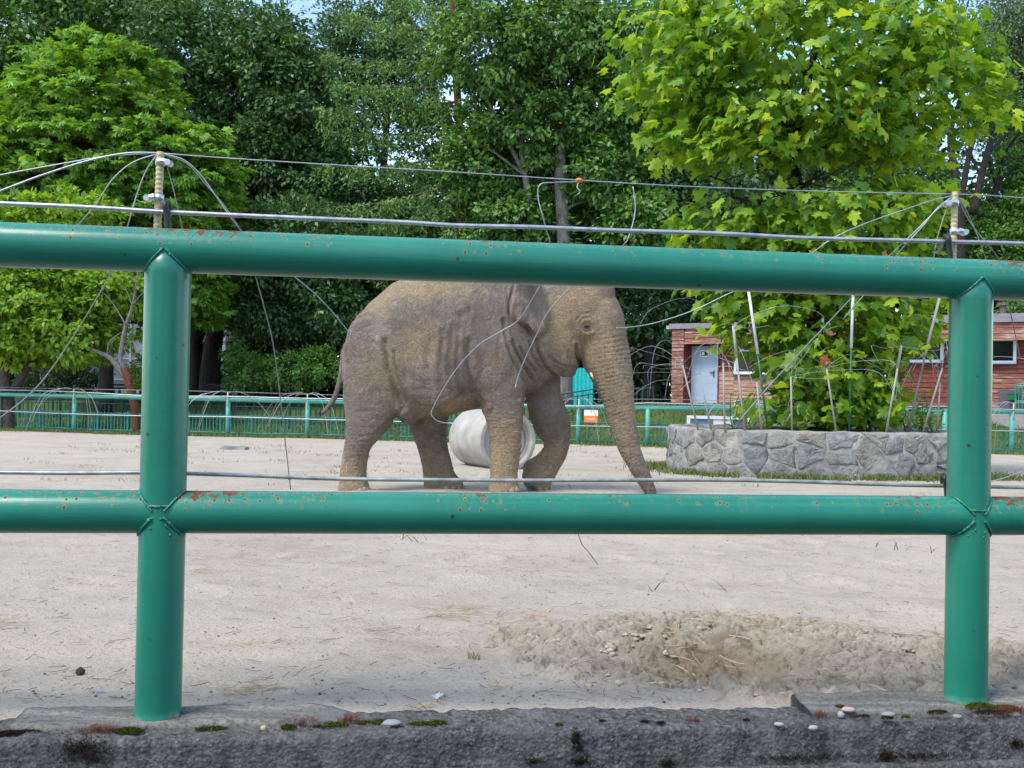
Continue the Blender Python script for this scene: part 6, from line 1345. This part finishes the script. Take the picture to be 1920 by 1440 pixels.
# single things on the sand
def put(px_, py_): c_ = G(px_, py_); c_.z = gz(c_.x, c_.y); return c_
c_ = put(438, 843); tag(obj('broken_slab', MB().add([(-.27, -.1, -.02), (.24, -.13, -.02), (.29, .12, -.02), (-.22, .14, -.02), (-.23, -.07, .06), (.26, -.10, .05), (.27, .09, .06), (-.19, .10, .07)], [[0, 3, 2, 1], [4, 5, 6, 7], [0, 1, 5, 4], [1, 2, 6, 5], [2, 3, 7, 6], [3, 0, 4, 7]]).mesh('s'), STONE, None, c_), 'grey slab fragment lying on the sand left of the elephant', 'slab')
c_ = put(150, 1258); tag(obj('dung_lump', lump(.013, 8, .6, 2, (1, .8, .9)), plain('dung', (.055, .042, .032), .95), None, c_ + Vector((0, 0, .008))), 'small dark lump on the sand left of the left green post', 'lump')
c_ = put(188, 1297); o = tag(obj('plastic_scrap', MB().box((0, 0, .003), (.020, .008, .002)).mesh('p'), plain('violet_plastic', (.24, .22, .50), .5), None, c_), 'tiny violet plastic scrap on the sand left of the left green post', 'litter'); o.rotation_euler = (.2, .1, .4)
pap = MB(); rs = random.Random(3)
for k in range(7): a_ = rs.uniform(0, 6.3); pap.add([(0, 0, .004), (.022 * math.cos(a_), .016 * math.sin(a_), .004 + rs.uniform(0, .012)), (.022 * math.cos(a_ + .7), .016 * math.sin(a_ + .7), rs.uniform(.002, .012))], [[0, 1, 2]])
tag(obj('paper_scrap', pap.mesh('p'), plain('pale_paper', (.62, .60, .62), .8), None, put(823, 1308)), 'crumpled pale paper scrap on the sand near the kerb', 'litter')
# pebbles on kerb and slabs
def kerb_pt(px_, py_, z):
    d = ray(px_, py_); return CAM + d * ((z - CAM.z) / d.z)
PEB = {'white': plain('white_pebble', (.33, .32, .31), .8), 'cream': plain('cream_pebble', (.52, .44, .33), .7), 'grey': plain('grey_pebble', (.24, .25, .25), .7), 'pink': plain('pink_pebble', (.44, .30, .26), .7), 'buff': plain('buff_pebble', (.45, .38, .22), .7)}
for (x, y, r_, c0, z, lab, sq) in ((314, 1345, .014, 'cream', Z_BASE, 'cream angular stone at the foot of the left green post', (1.2, .8, .7)), (493, 1369, .0085, 'buff', Z_KERB, 'small buff pebble on the kerb right of the left green post', (1, .9, .9)), (735, 1362, .021, 'grey', Z_KERB, 'smooth grey cobble among moss beyond the end of the left slab', (1.3, .8, .5)), (1462, 1361, .011, 'white', Z_KERB, 'flat white pebble on the kerb left of the right slab', (1.3, .7, .5)), (1526, 1368, .011, 'white', Z_KERB - .004, 'white oblong pebble set in the kerb edge below the right slab end', (1.2, .7, .6)),
                            (1592, 1334, .013, 'pink', Z_BASE - .004, 'pinkish pebble beside moss on the right slab', (1.4, .8, .6)), (1578, 1345, .011, 'white', Z_KERB + .004, 'pale bluish chip below the pink pebble on the right slab', (.9, .7, .9)), (1668, 1342, .014, 'grey', Z_BASE - .004, 'grey flat pebble in the middle of the right slab', (1.4, .8, .4)), (1797, 1346, .011, 'grey', Z_KERB + .004, 'dull grey pebble at the front of the right green post', (1.3, .8, .5)), (1904, 1343, .012, 'grey', Z_KERB + .004, 'dark grey pebble near the right picture edge on the kerb', (1.4, .8, .5)), (364, 1367, .012, 'buff', Z_KERB + .002, 'lichen yellow pebble between moss pads near the left green post', (1.3, .8, .6))):
    tag(obj('pebble', lump(r_, int(x), .22, 2, sq), PEB[c0], None, kerb_pt(x, y, z) + Vector((0, .006, r_ * sq[2] * .45))), lab, 'pebble', 'pebbles on the kerb')
# moss pads
MOSS = foliage('moss', [(.022, .030, .008), (.045, .058, .010), (.085, .095, .014), (.13, .125, .022)], .1, .9, .1); MOSS_R = foliage('red_moss_stalks', [(.13, .030, .022), (.22, .060, .042), (.16, .070, .050)], .2, .8, .1); MOSS_B = foliage('brown_moss', [(.022, .014, .010), (.040, .026, .017), (.030, .024, .012)], .1, .9, .1)
def moss(spots, name, mat, h0, h1, w, label, seed):
    g = np.random.default_rng(seed); pts = []
    for (x, y, n_, sx, sy, z) in spots:
        c_ = kerb_pt(x, y, z)
        for _ in range(n_):
            a_ = g.random() * 6.283; q = math.sqrt(g.random()); u = math.cos(a_) * q * sx; v_ = math.sin(a_) * q * sy; dome = (1 - q * q) * min(sx, sy) * .45
            p_ = Vector((c_.x, c_.y, 0)) + FDIR * u + FNOR * (v_ + .004); pts.append((p_.x, p_.y, z + dome - .001))
    return blades(name, pts, h0, h1, w, mat, label, seed, .55)
ZS = Z_BASE - .006
moss([(240, 1373, 900, .035, .014, Z_KERB + .003), (395, 1368, 900, .042, .016, Z_KERB + .003), (345, 1362, 300, .02, .012, Z_KERB + .004), (615, 1362, 700, .05, .014, Z_KERB + .003), (690, 1360, 500, .032, .014, Z_KERB + .003), (712, 1356, 300, .018, .012, Z_KERB + .003), (790, 1362, 800, .040, .014, Z_KERB + .003), (820, 1358, 300, .022, .012, Z_KERB + .003), (540, 1366, 260, .018, .012, Z_KERB + .003), (1048, 1361, 120, .010, .006, Z_KERB + .002), (1576, 1328, 200, .012, .010, ZS), (1665, 1348, 260, .016, .009, Z_KERB + .01), (1840, 1328, 700, .045, .022, ZS), (1885, 1332, 500, .05, .02, ZS), (330, 1366, 160, .02, .01, Z_KERB + .003), (1700, 1347, 100, .012, .006, Z_KERB + .01)], 'moss', MOSS, .003, .009, .0012, 'olive green moss pads on the kerb and slabs', 111)
moss([(20, 1380, 1200, .05, .018, Z_KERB + .003), (50, 1376, 700, .04, .016, Z_KERB + .003), (480, 1364, 140, .02, .01, Z_KERB + .003), (745, 1366, 160, .018, .007, Z_KERB + .003), (890, 1357, 70, .010, .005, Z_KERB + .002), (1210, 1355, 110, .012, .005, Z_KERB + .002), (1240, 1357, 110, .012, .005, Z_KERB + .002), (1400, 1352, 60, .01, .005, Z_KERB + .002), (1760, 1338, 260, .03, .012, ZS), (1860, 1338, 300, .06, .012, ZS), (1130, 1354, 60, .01, .005, Z_KERB + .002), (1620, 1345, 90, .02, .006, Z_KERB + .008), (305, 1340, 200, .05, .02, Z_BASE), (280, 1340, 160, .012, .012, Z_BASE)], 'dry_moss', MOSS_B, .003, .008, .0012, 'dry dark brown moss on the kerb', 112)
moss([(320, 1362, 130, .03, .012, Z_KERB + .006), (555, 1362, 260, .045, .012, Z_KERB + .004), (580, 1362, 160, .03, .012, Z_KERB + .004), (655, 1356, 150, .03, .012, Z_KERB + .005), (180, 1376, 110, .05, .014, Z_KERB + .003), (190, 1374, 80, .03, .012, Z_KERB + .003), (1300, 1354, 60, .02, .006, Z_KERB + .002), (1900, 1338, 200, .05, .012, ZS), (1540, 1345, 60, .02, .008, Z_KERB + .006)], 'red_moss', MOSS_R, .010, .026, .0006, 'red stalked moss along the edge of the left slab', 113)
# moss clumps clinging to the kerb face
def face_moss():
    g = np.random.default_rng(120); pts = []
    for (x, y, n_, sx, sz) in ((1080, 1385, 160, .010, .018), (1083, 1405, 160, .012, .018), (1088, 1428, 200, .026, .010), (1660, 1418, 160, .014, .012), (1905, 1397, 160, .014, .014), (1000, 1428, 80, .02, .006), (1250, 1432, 120, .014, .008), (1500, 1420, 260, .12, .006), (1720, 1418, 240, .10, .006), (150, 1400, 260, .05, .02), (170, 1420, 260, .06, .02)):
        d = ray(x, y); o = FL + FNOR * (-.126); tq = (o.x * FNOR.x + o.y * FNOR.y) / (d.x * FNOR.x + d.y * FNOR.y); c_ = CAM + d * tq
        for _ in range(n_): p_ = c_ + FDIR * g.normal(0, sx * .6); pts.append((p_.x, p_.y - g.random() * .004, p_.z + g.normal(0, sz * .6)))
    return pts
blades('face_moss', face_moss(), .003, .008, .0014, MOSS_B, 'dark moss clinging to the face of the kerb', 121, 1.2)
# weeds in the planter
WEED = foliage('weed_leaves', [(.05, .13, .025), (.09, .19, .035), (.12, .24, .05)], .3, .5)
for k, (x, hgt, n_, lab) in enumerate(((1375, .75, 20, 'spindly weed at the left end of the planter below the door'), (1405, .35, 14, 'low weed in the planter left of the green stake'), (1700, .45, 34, 'leafy weed in the planter right of the maple trunk'), (1728, .80, 40, 'tall leafy weed near the right end of the planter'), (1752, .50, 26, 'rightmost leafy weed in the planter by the green post'))):
    dx = (x - 1522) / 1900 * 15; a = max(0.0, 1 - (abs(dx) / PA_) ** 2.9) ** (1 / 2.9); b = P(x, 800, PCY - (PB_ - .32) * a); b.z = PZ1 - .06; t = thing('planter_weed', lab, 'weed', b, 0, 'weeds in the planter'); g = np.random.default_rng(200 + k); wst = plain('weed_stem', (.06, .12, .03), .7); pos, xd, nor, sz = [], [], [], []
    for s in range(5):
        tip = Vector((g.normal(0, .14), g.normal(0, .10), hgt * g.uniform(.5, 1))); pts = smoothpath([(0, 0, 0), tip * .5 + Vector((g.normal(0, .03), 0, .03)), tip], 4); obj('stem', MB().tube(pts, [.006] * len(pts), 5).mesh('stem', True), wst, t)
        for j in range(n_ // 3): q = pts[int(g.integers(2, len(pts)))]; pos.append(np.array(q) + g.normal(0, .02, 3)); xd.append(np.array([g.normal(), g.normal(), .1])); nor.append(np.array([g.normal(0, .4), g.normal(0, .4), 1])); sz.append(g.uniform(.05, .12))
    obj('foliage', rep_mesh('f', LV4, LF4, pos, xd, nor, sz), WEED, t)
